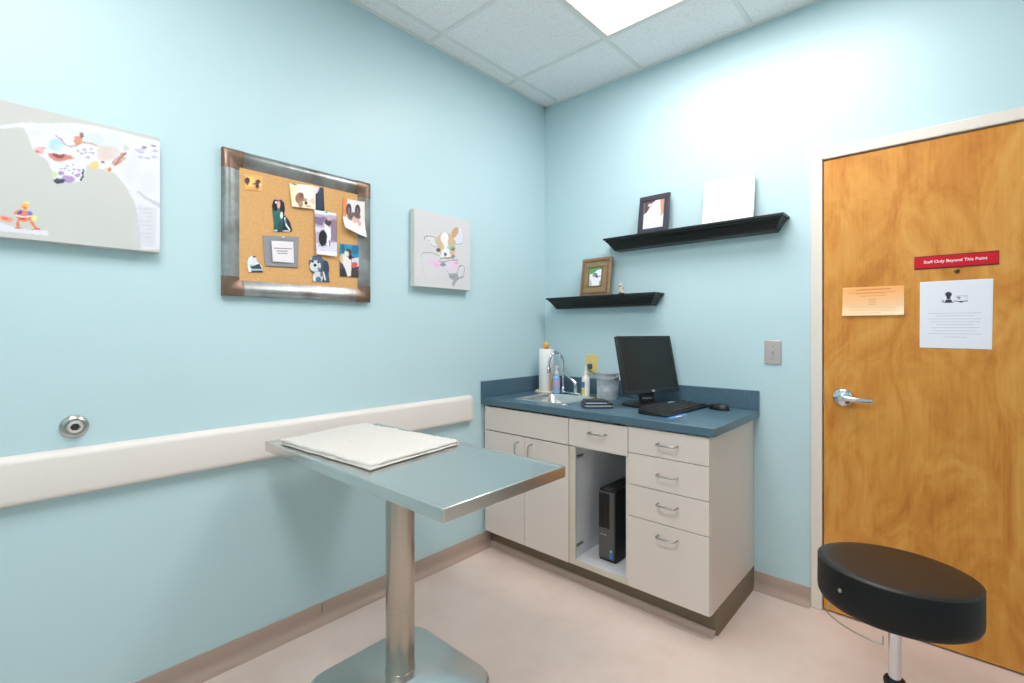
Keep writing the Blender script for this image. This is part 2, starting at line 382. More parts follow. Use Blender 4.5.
# ------------------------------------------------------------------ cabinets
YF = -.61; YC = -.592; ZB = .104; ZT = .8605; XE = 1.351
def pull(cx, cz, parent, vertical=False):
    a = .044; cx -= 0 if vertical else .006; y0 = YF; y1 = YF - .035; pts = []
    for q in [(-a, y0), (-a, y1 + .010), (-a + .003, y1 + .003), (-a + .01, y1), (a - .01, y1), (a - .003, y1 + .003), (a, y1 + .010), (a, y0)]:
        pts.append((cx + q[0], q[1], cz) if not vertical else (cx, q[1], cz + q[0]))
    return MB().tube(pts, .0042, 10).build('handle', M['nickel'], parent, smooth=60)
def front(name, x0, x1, z0, z1, parent):
    return MB().box(x0 + .0015, x1 - .0015, YF, YC - .0005, z0 + .0015, z1 - .0015).build(name, M['putty'], parent, bevel=.0012)
def carcass(x0, x1, parent, m, left=True, right=True, yf=YC):
    q = MB(); th = .018
    q.box(x0, x0 + th, yf, -.004, ZB, ZT).box(x1 - th, x1, yf, -.004, ZB, ZT)
    q.box(x0 + th, x1 - th, yf, -.004, ZB, ZB + th).box(x0 + th, x1 - th, -.014, -.004, ZB + th, ZT)
    q.box(x0 + th, x1 - th, yf, yf + .08, ZT - .006, ZT)
    return q.build('carcass', m, parent)
def toe(x0, x1, parent, side=False):
    q = MB(); pr_ = [(-.533, .0005), (-.552, .0005), (-.547, .004), (-.541, .014), (-.539, .03), (-.539, ZB - .0005), (-.533, ZB - .0005)]
    q.loft([[(x, y, z) for y, z in pr_] for x in (x0, x1)])
    if side: q.loft([[(XE + .0006 + (-.541 - y), yy, z) for y, z in [(-.5395, .0005), (-.550, .0005), (-.547, .004), (-.545, .014), (-.5425, .03), (-.5425, ZB + .0), (-.5395, ZB + .0)]] for yy in (-.5385, -.002)])
    c = MB(); pc = [(-.5392, .0003), (-.578, .0003), (-.577, .0012), (-.562, .004), (-.551, .011), (-.545, .022), (-.5395, .0225)]
    c.loft([[(x, y, z) for y, z in pc] for x in (x0, x1)]).build('cove_toe', M['cove'], parent, smooth=50)
    return q.build('toe_kick', M['kick'], parent, smooth=50)
# sink cabinet
t = thing('sink_cabinet', 'putty laminate base cabinet under the sink with a pair of doors', 'cabinet', (.31, -.3, 0))
carcass(.004, .633, t, M['putty']); toe(.001, .633, t)
front('false_front', .02, .634, .712, .852, t)
for x0, x1, hx_ in ((.02, .336, .29), (.336, .634, .388)):
    d = front('door', x0, x1, ZB, .709, t); pull(hx_, .632, d, True)
# open cabinet
t = thing('open_cabinet', 'putty laminate cabinet with one drawer above an open white cubby', 'cabinet', (.804, -.3, 0))
carcass(.6345, .9735, t, M['putty']); toe(.6335, .9735, t)
q = MB(); q.box(.6345, .672, YC - .012, YC - .0005, ZB, .709).box(.672, .9735, YC - .012, YC - .0005, ZB, .128)
q.build('face_frame', M['edge'], t, bevel=.001)
q = MB(); q.box(.6528, .6555, YC + .002, -.0145, .1225, .709).box(.9525, .9552, YC + .002, -.0145, .1225, .709).box(.6556, .9524, YC + .002, -.0145, .1225, .126).box(.6556, .9524, -.018, -.0145, .1262, .709)
q.build('interior_lining', M['melamine'], t, smooth=0)
d = front('drawer', .6345, .9735, .712, .852, t); pull(.818, .797, d)
MB().box(.6556, .9524, YC + .002, -.0185, .705, .711).build('drawer_bottom', M['melamine'], t, smooth=0)
for z in (.65, .19):
    MB().box(.6557, .664, YC + .02, YC + .075, z - .006, z + .006).box(.6557, .670, YC + .01, YC + .022, z - .004, z + .004).build('hinge_plate', M['nickel'], t, bevel=.001)
for z in (.30, .42, .54): MB().lathe([(0, 0), (.0035, 0), (.003, .001), (0, .001)], (.6556, -.35, z), n=10, axis='x').build('shelf_pin_socket', M['nickel'], t)
# drawer cabinet
t = thing('drawer_cabinet', 'putty laminate base cabinet with four stacked drawers at the counter end', 'cabinet', (1.163, -.3, 0))
carcass(.974, XE, t, M['putty']); toe(.974, XE, t, True)
for z0_, z1_, hz_ in ((.733, .8555, .797), (.586, .733, .661), (.439, .586, .529), (ZB + .002, .439, .387)):
    d = front('drawer', .974, XE, z0_, z1_, t); pull(1.176, hz_, d)

# countertop with hole for the sink
CT = .9; CBm = .862
sx0, sx1, sy0, sy1 = .195, .535, -.505, -.185
top = thing('countertop', 'blue slate laminate countertop with tall backsplash along two walls', 'countertop', (.69, -.3, .88))
q = MB(); X0, X1, Y0, Y1 = .0015, 1.3787, -.6259, -.0015
q.box(X0, sx0, Y0, Y1, CBm, CT).box(sx1, X1, Y0, Y1, CBm, CT).box(sx0, sx1, Y0, sy0, CBm, CT).box(sx0, sx1, sy1, Y1, CBm, CT)
bm = bmesh.new(); me = bpy.data.meshes.new('x')
slab = MB()
gx = [X0, sx0, sx1, X1]; gy = [Y0, sy0, sy1, Y1]
V = [(x, y, z) for z in (CBm, CT) for y in gy for x in gx]; F = []
idx = lambda i, j, k: k * 16 + j * 4 + i
for i in range(3):
    for j in range(3):
        if (i, j) == (1, 1): continue
        F += [(idx(i, j, 0), idx(i, j + 1, 0), idx(i + 1, j + 1, 0), idx(i + 1, j, 0)), (idx(i, j, 1), idx(i + 1, j, 1), idx(i + 1, j + 1, 1), idx(i, j + 1, 1))]
for i in range(3):
    F += [(idx(i, 0, 0), idx(i + 1, 0, 0), idx(i + 1, 0, 1), idx(i, 0, 1)), (idx(i, 3, 0), idx(i, 3, 1), idx(i + 1, 3, 1), idx(i + 1, 3, 0)),
          (idx(0, i, 0), idx(0, i, 1), idx(0, i + 1, 1), idx(0, i + 1, 0)), (idx(3, i, 0), idx(3, i + 1, 0), idx(3, i + 1, 1), idx(3, i, 1))]
F += [(idx(1, 1, 0), idx(1, 1, 1), idx(2, 1, 1), idx(2, 1, 0)), (idx(1, 2, 0), idx(2, 2, 0), idx(2, 2, 1), idx(1, 2, 1)), (idx(1, 1, 0), idx(1, 2, 0), idx(1, 2, 1), idx(1, 1, 1)), (idx(2, 1, 0), idx(2, 1, 1), idx(2, 2, 1), idx(2, 2, 0))]
slab.add(V, F); bm.free(); bpy.data.meshes.remove(me)
slab.build('worktop', M['lam'], top, bevel=.003)
q = MB().box(.0015, .0205, Y0, -.0015, CT + .0003, .9985).box(.0206, X1, -.0205, -.0015, CT + .0003, .9985)
q.build('backsplash', M['lam'], top, bevel=.0015)

# sink
sink = thing('sink', 'small stainless steel drop-in sink at the corner end of the countertop', 'sink', (.365, -.34, CT))
rx0, rx1, ry0, ry1 = .172, .558, -.528, -.088
def rrect(x0, x1, y0, y1, r, z, n=5):
    P = []
    for cx, cy, a0 in ((x1 - r, y1 - r, 0), (x0 + r, y1 - r, 90), (x0 + r, y0 + r, 180), (x1 - r, y0 + r, 270)):
        for k in range(n + 1): a = R(a0 + 90 * k / n); P.append((cx + r * math.cos(a), cy + r * math.sin(a), z))
    return P
bx = (.200, .530, -.500, -.190)
rings = [rrect(rx0, rx1, ry0, ry1, .03, CT + .0005), rrect(rx0 + .001, rx1 - .001, ry0 + .001, ry1 - .001, .03, CT + .004), rrect(rx0 + .008, rx1 - .008, ry0 + .008, ry1 - .008, .028, CT + .006),
         rrect(rx0 + .014, rx1 - .014, ry0 + .014, ry1 - .014, .026, CT + .004), rrect(bx[0] - .0, bx[1] + .0, bx[2], bx[3], .035, CT + .003), rrect(bx[0] + .006, bx[1] - .006, bx[2] + .006, bx[3] - .006, .035, CT - .006),
         rrect(bx[0] + .012, bx[1] - .012, bx[2] + .012, bx[3] - .012, .04, .80), rrect(bx[0] + .03, bx[1] - .03, bx[2] + .03, bx[3] - .03, .045, .765), rrect(.345, .385, -.365, -.325, .0195, .760)]
MB().loft(rings, cap=False).add([(p[0], p[1], .760) for p in rings[-1]], [tuple(range(24))]).build('basin', M['steel'], sink, smooth=50)
MB().lathe([(0, 0), (.03, 0), (.03, .002), (.022, .003), (.02, .001), (0, .001)], (.365, -.345, .7605), n=24).build('drain', M['chrome'], sink)
# faucet
fa = thing('faucet', 'chrome gooseneck faucet with side lever behind the sink', 'faucet', (.298, -.14, CT + .0055))
fz = CT + .0062; fy = -.135
MB().loft([rrect(.246, .40, fy - .024, fy + .024, .022, fz), rrect(.248, .398, fy - .023, fy + .023, .022, fz + .007), rrect(.252, .39, fy - .016, fy + .016, .015, fz + .010)]).build('deck_plate', M['chrome'], fa)
sp = [(.253, fy, fz + .01), (.253, fy, fz + .17)] + [(.253 - .004 * k, fy - .0 - .048 * (1 - math.cos(R(k * 18))), fz + .20 + .058 * math.sin(R(k * 18))) for k in range(0, 11)] + [(.212, fy - .097, fz + .165), (.211, fy - .098, fz + .145)]
sp = [(.253, fy, fz + .01), (.253, fy, fz + .10), (.253, fy, fz + .17)] + sp[2:]
MB().tube(sp, .0085, 14).build('spout', M['chrome'], fa, smooth=60)
MB().lathe([(0, 0), (.014, 0), (.0135, .012), (.012, .022), (.0095, .026), (0, .026)], (.253, fy, fz + .009), n=24).build('spout_collar', M['chrome'], fa)
MB().lathe([(0, 0), (.0115, 0), (.0125, .006), (.0115, .03), (.010, .032), (0, .032)], (.211, fy - .098, fz + .130), n=20).build('aerator', M['chrome'], fa)
vx = .350
MB().lathe([(0, 0), (.020, 0), (.019, .010), (.016, .03), (.018, .045), (.016, .058), (0, .062)], (vx, fy, fz + .009), n=24).build('valve_body', M['chrome'], fa)
MB().tube([(vx, fy, fz + .062), (vx - .012, fy - .005, fz + .078), (vx - .04, fy - .008, fz + .098), (vx - .075, fy - .010, fz + .118)], .007, 12, rs=[.014, .012, .008, .006]).build('lever', M['chrome'], fa, smooth=60)

# paper towel holder
lw = mat('pale_varnished_wood', (222, 190, 140), .4, var=.08, vscale=20)
px_, py_ = .124, -.147
t = thing('paper_towel_holder', 'wooden upright paper towel holder with round ball finial in the corner', 'paper towel holder', (px_, py_, CT))
MB().lathe([(0, 0), (.072, 0), (.074, .004), (.072, .012), (.067, .015), (0, .015)], (px_, py_, CT + .0005), n=40).build('base', mat('pale_wooden_disc', (226, 212, 190), .45), t)
MB().lathe([(0, 0), (.009, 0), (.009, .29), (0, .29)], (px_, py_, CT + .015), n=16).build('post', lw, t)
MB().lathe([(.024 * math.sin(a), -.024 * math.cos(a)) for a in np.linspace(0, math.pi, 14)], (px_, py_, CT + .307), n=24).build('ball_finial', mat('honey_wood_ball', (226, 168, 84), .35), t)
MB().tube([(px_ + .062, py_ - .035, CT + .014), (px_ + .062, py_ - .035, CT + .165)], .005, 10).build('tension_rod', mat('brown_wood_rod', (196, 150, 100), .45), t)
t = thing('paper_towel_roll', 'white paper towel roll on the wooden holder in the corner', 'paper towel', (px_, py_, CT + .016))
MB().lathe([(.02, 0), (.0465, 0), (.0480, .003), (.0480, .264), (.0465, .267), (.02, .267), (.02, 0)], (px_, py_, CT + .0165), n=40).build('paper', mat('paper_towel', (244, 242, 240), .9, bump=.3, bscale=150), t, smooth=50)
MB().lathe([(.0175, 0), (.0198, 0), (.0198, .265), (.0175, .265), (.0175, 0)], (px_, py_, CT + .0175), n=24).build('cardboard_core', mat('cardboard', (176, 150, 118), .8), t)

# blue soap bottle
bxx, byy = .232, -.182
byy = -.075; bxx = .168
bxx, byy = .238, -.205
t = thing('soap_bottle', 'small translucent blue bottle with white pump beside the paper towels', 'bottle', (.222, -.166, CT))
t.location = (.215, -.063, CT)
bxx, byy = .222, -.166
t.location = (bxx, byy, CT)
MB().lathe([(0, 0), (.020, 0), (.023, .004), (.023, .090), (.021, .104), (.012, .114), (.012, .120), (0, .120)], (bxx, byy, CT + .0045), n=28).build('body', mat('pale_blue_liquid', (140, 184, 226), .25), t)
MB().lathe([(.0232, .040), (.0234, .041), (.0234, .088), (.0232, .089)], (bxx, byy, CT), n=28).build('label_wrap', mat('lilac_label', (190, 170, 205), .5), t)
MB().lathe([(0, 0), (.0135, 0), (.0135, .016), (.006, .018), (.005, .040), (.013, .042), (.013, .052), (0, .053)], (bxx, byy, CT + .1247), n=20).build('pump', M['white'], t)
# spray bottle
bxx, byy = .424, -.135
t = thing('spray_bottle', 'slim white bottle with tall nozzle and blue and yellow label', 'bottle', (bxx, byy, CT))
MB().lathe([(0, 0), (.022, 0), (.025, .003), (.025, .095), (.022, .112), (.012, .128), (.011, .132), (0, .132)], (bxx, byy, CT + .0005), n=28).build('body', mat('white_bottle_plastic', (232, 230, 222), .35), t)
MB().lathe([(0, 0), (.0115, 0), (.0115, .014), (.006, .018), (.0045, .04), (.002, .052), (0, .052)], (bxx, byy, CT + .1328), n=20).build('nozzle', M['white'], t)
def wrap(name, z0, z1, a0, a1, rgb, parent, r=.0254):
    q = MB(); n = 10; q.loft([[(bxx + rr * math.cos(R(a0 + (a1 - a0) * k / n)), byy + rr * math.sin(R(a0 + (a1 - a0) * k / n)), CT + z) for rr, z in ((r, z0), (r + .0004, z0), (r + .0004, z1), (r, z1))] for k in range(n + 1)])
    return q.build(name, mat(name + '_ink', rgb, .45), parent)
wrap('blue_label', .052, .088, 175, 290, (86, 128, 186), t); wrap('yellow_label', .008, .048, 175, 290, (226, 214, 96), t)

# galvanised bucket
bxx, byy = .592, -.155
galv = mat('galvanised_zinc', (200, 207, 210), .45, .25, var=.4, vscale=38)
t = thing('metal_bucket', 'small galvanised metal bucket standing behind the black case', 'bucket', (bxx, byy, CT))
MB().lathe([(0, 0), (.061, 0), (.062, .003), (.0625, .05), (.063, .052), (.0625, .055), (.0655, .122), (.067, .124), (.0665, .127), (.068, .148), (.070, .150), (.070, .153), (.066, .153), (.064, .142), (.059, .006), (0, .006)], (bxx, byy, CT + .0005), n=48).build('pail', galv, t, smooth=60)
for sg in (-1, 1):
    MB().box(bxx + sg * .069 - .004, bxx + sg * .069 + .004, byy - .010, byy + .010, CT + .126, CT + .147).build('ear', galv, t, bevel=.002)
MB().tube([(bxx + .074 * math.cos(a), byy - .074 * math.sin(a) * .35 - .072 * math.sin(a) ** 2 * .65, CT + .138 - .022 * math.sin(a)) for a in np.linspace(0, math.pi, 21)], .0022, 8).build('bail_handle', M['nickel'], t, smooth=60)

# black case
cx_, cy_ = .722, -.43
t = thing('black_case', 'flat black case with two pale grey bands on the counter by the sink', 'case', (.708, -.458, CT), rz=R(43))
w_, d_ = .152, .125
q = MB(); q.loft([rrect(-w_ / 2, w_ / 2, -d_ / 2, d_ / 2, .012, .0005), rrect(-w_ / 2, w_ / 2, -d_ / 2, d_ / 2, .012, .008)]); q.build('lower_tray', M['dark'], t, local=True, bevel=.002)
q = MB(); q.loft([rrect(-w_ / 2 + .003, w_ / 2 - .003, -d_ / 2 + .001, d_ / 2 - .001, .011, .0082), rrect(-w_ / 2 + .003, w_ / 2 - .003, -d_ / 2 + .001, d_ / 2 - .001, .011, .016)]); q.build('lower_band', mat('pale_grey_band', (176, 182, 190), .35), t, local=True)
q = MB(); q.loft([rrect(-w_ / 2, w_ / 2, -d_ / 2, d_ / 2, .012, .0162), rrect(-w_ / 2 + .002, w_ / 2 - .002, -d_ / 2 + .002, d_ / 2 - .002, .012, .024)]); q.build('middle_tray', M['dark'], t, local=True, bevel=.001)
q = MB(); q.loft([rrect(-w_ / 2 + .008, w_ / 2 - .03, -d_ / 2 + .003, d_ / 2 - .006, .01, .0242), rrect(-w_ / 2 + .010, w_ / 2 - .032, -d_ / 2 + .005, d_ / 2 - .008, .01, .030)]); q.build('upper_band', mat('silver_blue_band', (150, 170, 196), .3), t, local=True)
q = MB(); q.loft([rrect(-w_ / 2 + .004, w_ / 2 - .02, -d_ / 2 + .004, d_ / 2 - .004, .01, .0302), rrect(-w_ / 2 + .012, w_ / 2 - .03, -d_ / 2 + .012, d_ / 2 - .012, .01, .036)]); q.build('lid', M['dark'], t, local=True, bevel=.002)

# monitor:  local x along the width, local -y faces the viewer side
A = math.atan2(.448 - .068, .992 - .866)
mw, mh, md = .392, .308, .032
bl = Vector((.869, -.440, .974)); mid = bl + Vector((math.cos(A), math.sin(A), 0)) * mw / 2
t = thing('monitor', 'black flat screen computer monitor tilted back on its stand', 'monitor', (mid.x, mid.y, CT), rz=A)
TM = Matrix.Translation((0, 0, bl.z - CT)) @ Matrix.Rotation(-R(13), 4, 'X')
def tilt(q): q.v = [tuple(TM @ Vector(p)) for p in q.v]; return q
bz = .020
q = MB(); q.box(-mw / 2, mw / 2, 0, .012, 0, bz).box(-mw / 2, mw / 2, 0, .012, mh - .016, mh).box(-mw / 2, -mw / 2 + .016, 0, .012, bz, mh - .016).box(mw / 2 - .016, mw / 2, 0, .012, bz, mh - .016)
q.loft([[(-mw / 2, .0122, 0), (mw / 2, .0122, 0), (mw / 2, .0122, mh), (-mw / 2, .0122, mh)], [(-mw / 2, .022, 0), (mw / 2, .022, 0), (mw / 2, .022, mh), (-mw / 2, .022, mh)], [(-mw / 2 + .05, .048, .04), (mw / 2 - .05, .048, .04), (mw / 2 - .05, .048, mh - .05), (-mw / 2 + .05, .048, mh - .05)]])
tilt(q).build('housing', mat('charcoal_monitor_plastic', (34, 38, 41), .4), t, local=True, bevel=.002)
q = MB().box(-mw / 2 + .0161, mw / 2 - .0161, .004, .0118, bz + .0001, mh - .0161); tilt(q).build('screen', mat('dark_matte_screen', (22, 23, 23), .3), t, local=True, smooth=0)
q = MB().lathe([(0, 0), (.011, 0), (.010, .0012), (0, .0012)], (0, 0, 0), n=24, axis='y', M=Matrix.Rotation(math.pi, 3, 'Z')); q.v = [(p[0], p[1] - .0003, p[2] * .55 + .0105) for p in q.v]; tilt(q).build('badge', mat('silver_badge', (190, 195, 200), .3, .6), t, local=True)
q = MB().box(mw / 2 - .05, mw / 2 - .042, -.0015, 0, .006, .012); tilt(q).build('power_button', mat('button_grey', (70, 75, 78), .4), t, local=True)
q = MB(); q.loft([[(-.045, .035, .02), (.045, .035, .02), (.045, .065, .02), (-.045, .065, .02)], [(-.045, .045, .10), (.045, .045, .10), (.045, .080, .10), (-.045, .080, .10)], [(-.04, .06, .22), (.04, .06, .22), (.04, .110, .22), (-.04, .110, .22)]]); q.build('stand_neck', M['dark'], t, local=True, bevel=.004)
MB().box(-.05, .05, .028, .036, .040, .046).build('neck_trim', M['chrome'], t, local=True, bevel=.001)
q = MB(); q.loft([rrect(-.115, .115, -.020, .150, .05, .0008), rrect(-.115, .115, -.020, .150, .05, .008), rrect(-.095, .095, -.005, .135, .045, .019), rrect(-.05, .05, .02, .09, .03, .024)]); q.build('stand_base', M['dark'], t, local=True, smooth=50)

# keyboard and its blue note
A2 = R(86.5); kc = Vector((1.066, -.30, CT)); kl, kd = .445, .150
t = thing('keyboard', 'black computer keyboard lying in front of the monitor', 'keyboard', tuple(kc), rz=A2)
q = MB(); q.loft([[(x, y, z) for x, y, z in ((-kl / 2, -kd / 2, .001), (kl / 2, -kd / 2, .001), (kl / 2, kd / 2, .001), (-kl / 2, kd / 2, .001))], [(-kl / 2, -kd / 2, .010), (kl / 2, -kd / 2, .010), (kl / 2, kd / 2, .024), (-kl / 2, kd / 2, .024)], [(-kl / 2 + .003, -kd / 2 + .003, .013), (kl / 2 - .003, -kd / 2 + .003, .013), (kl / 2 - .003, kd / 2 - .003, .027), (-kl / 2 + .003, kd / 2 - .003, .027)]])
q.build('keyboard_body', M['dark'], t, local=True, bevel=.002)
keym = mat('dark_grey_keycap', (42, 42, 44), .45); kme = None
keys = 0
for r in range(6):
    y = -kd / 2 + .022 + r * .0225 + (.004 if r == 5 else 0)
    cols = [c for c in range(22) if not (c in (15, 18)) and not (r == 0 and 4 <= c <= 8)][:18 if r < 5 else 16]
    for c in cols:
        x = -kl / 2 + .016 + c * .0197
        if keys >= 99: break
        zz = .013 + (y + kd / 2) / kd * .014
        if kme is None:
            o = MB().loft([[(-.0088, -.0095, 0), (.0088, -.0095, 0), (.0088, .0095, .0016), (-.0088, .0095, .0016)], [(-.0068, -.0075, .006), (.0068, -.0075, .006), (.0068, .0075, .0076), (-.0068, .0075, .0076)]]).build('key', keym, t, local=True); kme = o
        else:
            o = kme.copy(); COL.objects.link(o)
        o.location = (x, y, zz); keys += 1
MB().loft([[(-.048, -.0095, 0), (.048, -.0095, 0), (.048, .0095, .0016), (-.048, .0095, .0016)], [(-.046, -.0075, .006), (.046, -.0075, .006), (.046, .0075, .0076), (-.046, .0075, .0076)]]).build('space_bar', keym, t, local=True).location = (-kl / 2 + .016 + 6 * .0197, -kd / 2 + .022, .0149)
o = MB().box(.06, .115, kd / 2 - .016, kd / 2 - .004, .0262, .0278).build('sticker', mat('pale_sticker', (205, 210, 218), .4), t, local=True)
t = thing('paper_note', 'blue and white slip of paper poking out under the keyboard front', 'paper note', (1.14, -.42, CT), rz=A2)
MB().box(-.11, .06, -.022, .04, .0003, .0008).build('slip', mat('blue_paper', (90, 140, 205), .6), t, local=True, smooth=0)
MB().box(-.07, -.01, -.0205, -.012, .0009, .0011).build('white_strip', M['paper'], t, local=True, smooth=0)

# mouse
t = thing('computer_mouse', 'black computer mouse on the counter right of the keyboard', 'computer mouse', (1.222, -.125, CT), rz=R(75))
rings = []
for k in range(9):
    a = k / 8; z = .0012 + .029 * math.sin(a * math.pi / 2); s_ = math.cos(a * math.pi / 2) ** .45 if a < 1 else .02
    rings.append([(.031 * s_ * math.cos(b), .056 * s_ * math.sin(b) + .004 * a, z * (1 - .12 * math.sin(b))) for b in np.linspace(0, 2 * math.pi, 29)[:-1]])
mo = MB().loft(rings).build('shell', M['dark'], t, local=True, smooth=70)
MB().lathe([(0, -.003), (.008, -.003), (.008, .003), (0, .003)], (0, .035, .0215), n=18, axis='x').build('scroll_wheel', mat('grey_rubber', (70, 70, 72), .6), t, local=True)
t = tag(MB().tube([(1.212, -.068, .905), (1.19, -.045, .904), (1.14, -.032, .904), (1.08, -.03, .904), (.98, -.032, .904), (.93, -.05, .904)], .0018, 8).build('mouse_cord', M['dark'], None, smooth=60), 'thin black cord running from the mouse to behind the monitor', 'cord')

# computer tower in the cubby
t = thing('computer_tower', 'slim black and grey desktop computer standing in the open cubby', 'computer', (.802, -.34, .1262))
x0, x1, yf_, yb_, z0, z1 = .752, .848, -.515, -.20, .1268, .492
MB().box(x0, x1, yf_ + .012, yb_, z0, z1).build('case', M['dark'], t, bevel=.003)
gr = mat('gunmetal_front_plastic', (96, 94, 92), .4, .3)
MB().box(x0 + .003, x1 - .003, yf_, yf_ + .0118, z0 + .018, z1 - .008).build('front_panel', gr, t, bevel=.003)
q = MB().box(x0 + .006, x1 - .030, yf_ - .003, yf_ - .0002, .300, z1 - .016); bay = q.build('drive_bay', mat('glossy_black_bay', (14, 14, 15), .25), t, bevel=.001)
for k in range(3): MB().box(x0 + .018 + k * .014, x0 + .020 + k * .014, yf_ - .0038, yf_ - .0031, .306, z1 - .03).build('bay_line', mat('bay_rib', (40, 40, 42), .4), bay, smooth=0)
MB().box(x0 + .012, x0 + .05, yf_ - .0012, yf_ - .0001, .262, .267).build('badge', mat('badge_silver', (170, 170, 172), .3, .6), t)
MB().box(x1 - .030, x1 - .012, yf_ - .0012, yf_ - .0001, .150, .180).build('blue_sticker', mat('sticker_blue', (70, 130, 190), .35), t)
MB().box(x1 - .026, x1 - .016, yf_ - .0012, yf_ - .0001, .184, .194).build('white_sticker', mat('sticker_white', (190, 205, 215), .35), t)
MB().box(x0 + .03, x0 + .07, yf_ + .002, yf_ + .05, z1 + .0003, z1 + .002).build('top_vent', gr, t)

# ------------------------------------------------------------------ ledge shelves
def ledge(x0, x1, ztop, label):
    D = .118; prof = [(D, 0), (D, -.011), (D - .010, -.013), (D - .011, -.020), (D - .018, -.025), (D - .026, -.036), (D - .034, -.048), (D - .039, -.056), (D - .041, -.061), (D - .046, -.063), (D - .047, -.072)]
    rings = [[(x0 + D - d, -.0006, ztop + z), (x0 + D - d, -d, ztop + z), (x1 - D + d, -d, ztop + z), (x1 - D + d, -.0006, ztop + z)] for d, z in prof]
    return tag(MB().loft(rings).build('ledge_shelf', M['shelf'], None, smooth=30), label, 'shelf', None)
ledge(.536, 1.514, 1.858, 'upper long black crown moulding ledge shelf with a white board on it')
ledge(.099, .873, 1.519, 'lower black crown moulding ledge shelf near the corner')
def leaning_frame(name, label, x0, x1, z0, hh, y0, lean, bw, fm, art_fn, th=.016, mat2=None, rz=0.):
    w_ = x1 - x0; t = thing(name, label, 'picture frame', ((x0 + x1) / 2, y0, z0), rx=-lean)
    q = MB(); q.box(-w_ / 2, w_ / 2, 0, th, .0, bw).box(-w_ / 2, w_ / 2, 0, th, hh - bw, hh).box(-w_ / 2, -w_ / 2 + bw, 0, th, bw, hh - bw).box(w_ / 2 - bw, w_ / 2, 0, th, bw, hh - bw)
    q.build('frame', fm, t, local=True, bevel=.003); MB().box(-w_ / 2 + .004, w_ / 2 - .004, th + .0002, th + .003, .004, hh - .004).build('backing', M['dark'], t, local=True, smooth=0)
    art_fn(t, w_, hh, bw); return t
class UV:      # plane whose trace coordinates are already metres in the local sheet
    def P(s, x, y): return (x, y)
def art1(t, w_, hh, bw):
    a = Art(UV(), (226, 224, 236)); i = w_ - 2 * bw; j = hh - 2 * bw; X = -i / 2; Z = bw
    f = lambda u, v: (X + u * i, Z + (1 - v) * j)
    a.poly([f(0, 0), f(.55, 0), f(.42, .2), f(.3, .22), (f(.15, .4)), f(0, .45)], (92, 70, 74)); a.ell(*f(.28, .15), .012, .009, (220, 205, 205)); a.poly([f(.78, 0), f(1, 0), f(1, .5), f(.85, .62)], (206, 150, 120)); a.poly([f(.4, .08), f(.75, .0), f(.85, .5), f(.3, .5)], (238, 236, 244), .9)
    for k in range(4): a.line([f(.12 + .05 * (k % 2), .62 + k * .08), f(.85 - .07 * (k % 3), .60 + k * .08)], .0016, (150, 150, 175), .5)
    sheet('photo', t, [(-i / 2, hh - bw), (i / 2, hh - bw), (i / 2, bw), (-i / 2, bw)], a, 48, 60, 0, 0, to3=lambda s, z, d: tuple(wm(t) @ Vector((s, .006, z))))
leaning_frame('picture_frame', 'dark grey picture frame with pale photo on the upper shelf', .741, .926, 1.8586, .228, -.080, R(9), .031, mat('dark_grey_frame', (62, 58, 70), .45), art1)
def art2(t, w_, hh, bw):
    q = MB(); b2 = bw * .55; z_ = -.006
    o = (w_ / 2 - .012); 
    q.box(-o, o, z_, -.0002, .012, .026).box(-o, o, z_, -.0002, hh - .026, hh - .012).box(-o, -o + .014, z_, -.0002, .026, hh - .026).box(o - .014, o, z_, -.0002, .026, hh - .026)
    q.build('raised_moulding', mat('antique_bronze_moulding', (142, 104, 78), .4, .4, var=.2, vscale=60), t, local=True, bevel=.003)
    i = w_ - 2 * bw; j = hh - 2 * bw; c = mat('beaded_inner_edge', (120, 104, 84), .5, .3, bump=.6, bscale=300); q = MB(); e_ = .006
    q.box(-i / 2 - e_, i / 2 + e_, -.004, -.0002, bw - e_, bw).box(-i / 2 - e_, i / 2 + e_, -.004, -.0002, hh - bw, hh - bw + e_).box(-i / 2 - e_, -i / 2, -.004, -.0002, bw, hh - bw).box(i / 2, i / 2 + e_, -.004, -.0002, bw, hh - bw).build('inner_edge', c, t, local=True, bevel=.001)
    a = Art(UV(), (240, 240, 244)); f = lambda u, v: (-i / 2 + u * i, bw + (1 - v) * j)
    a.poly([f(0, 0), f(1, 0), f(1, .12), f(.6, .14), f(.35, .3), f(0, .35)], (92, 168, 96)); a.ell(*f(.45, .4), .016, .013, (120, 118, 136)); a.ell(*f(.62, .5), .01, .008, (84, 80, 100)); a.ell(*f(.3, .38), .007, .012, (170, 168, 186)); a.ell(*f(.85, .5), .005, .005, (190, 90, 110)); a.poly([f(0, .6), f(.2, .75), f(.25, 1), f(0, 1)], (190, 196, 186)); a.poly([f(1, .62), f(.82, .8), f(.85, 1), f(1, 1)], (170, 180, 160))
    sheet('photo', t, [(-i / 2, hh - bw), (i / 2, hh - bw), (i / 2, bw), (-i / 2, bw)], a, 40, 60, 0, 0, to3=lambda s, z, d: tuple(wm(t) @ Vector((s, .003, z))))
leaning_frame('picture_frame', 'ornate bronze picture frame with small dog photo on the lower shelf', .350, .562, 1.5196, .242, -.095, R(9), .062, mat('antique_gold_frame', (158, 134, 98), .45, .35, var=.45, vscale=60, bump=.6, bscale=160), art2, th=.02)
# white board on upper shelf
t = thing('blank_canvas', 'blank white square canvas leaning on the right of the upper shelf', 'canvas', (1.240, -.070, 1.8586), rx=-R(9))
MB().box(-.127, .127, 0, .012, 0, .243).build('canvas_wrap', mat('bright_white_canvas', (240, 238, 234), .8, bump=.3, bscale=500), t, local=True, bevel=.002)
MB().box(-.120, .120, .0122, .016, .006, .237).build('stretcher', mat('stretcher_pine', (210, 190, 150), .7), t, local=True)
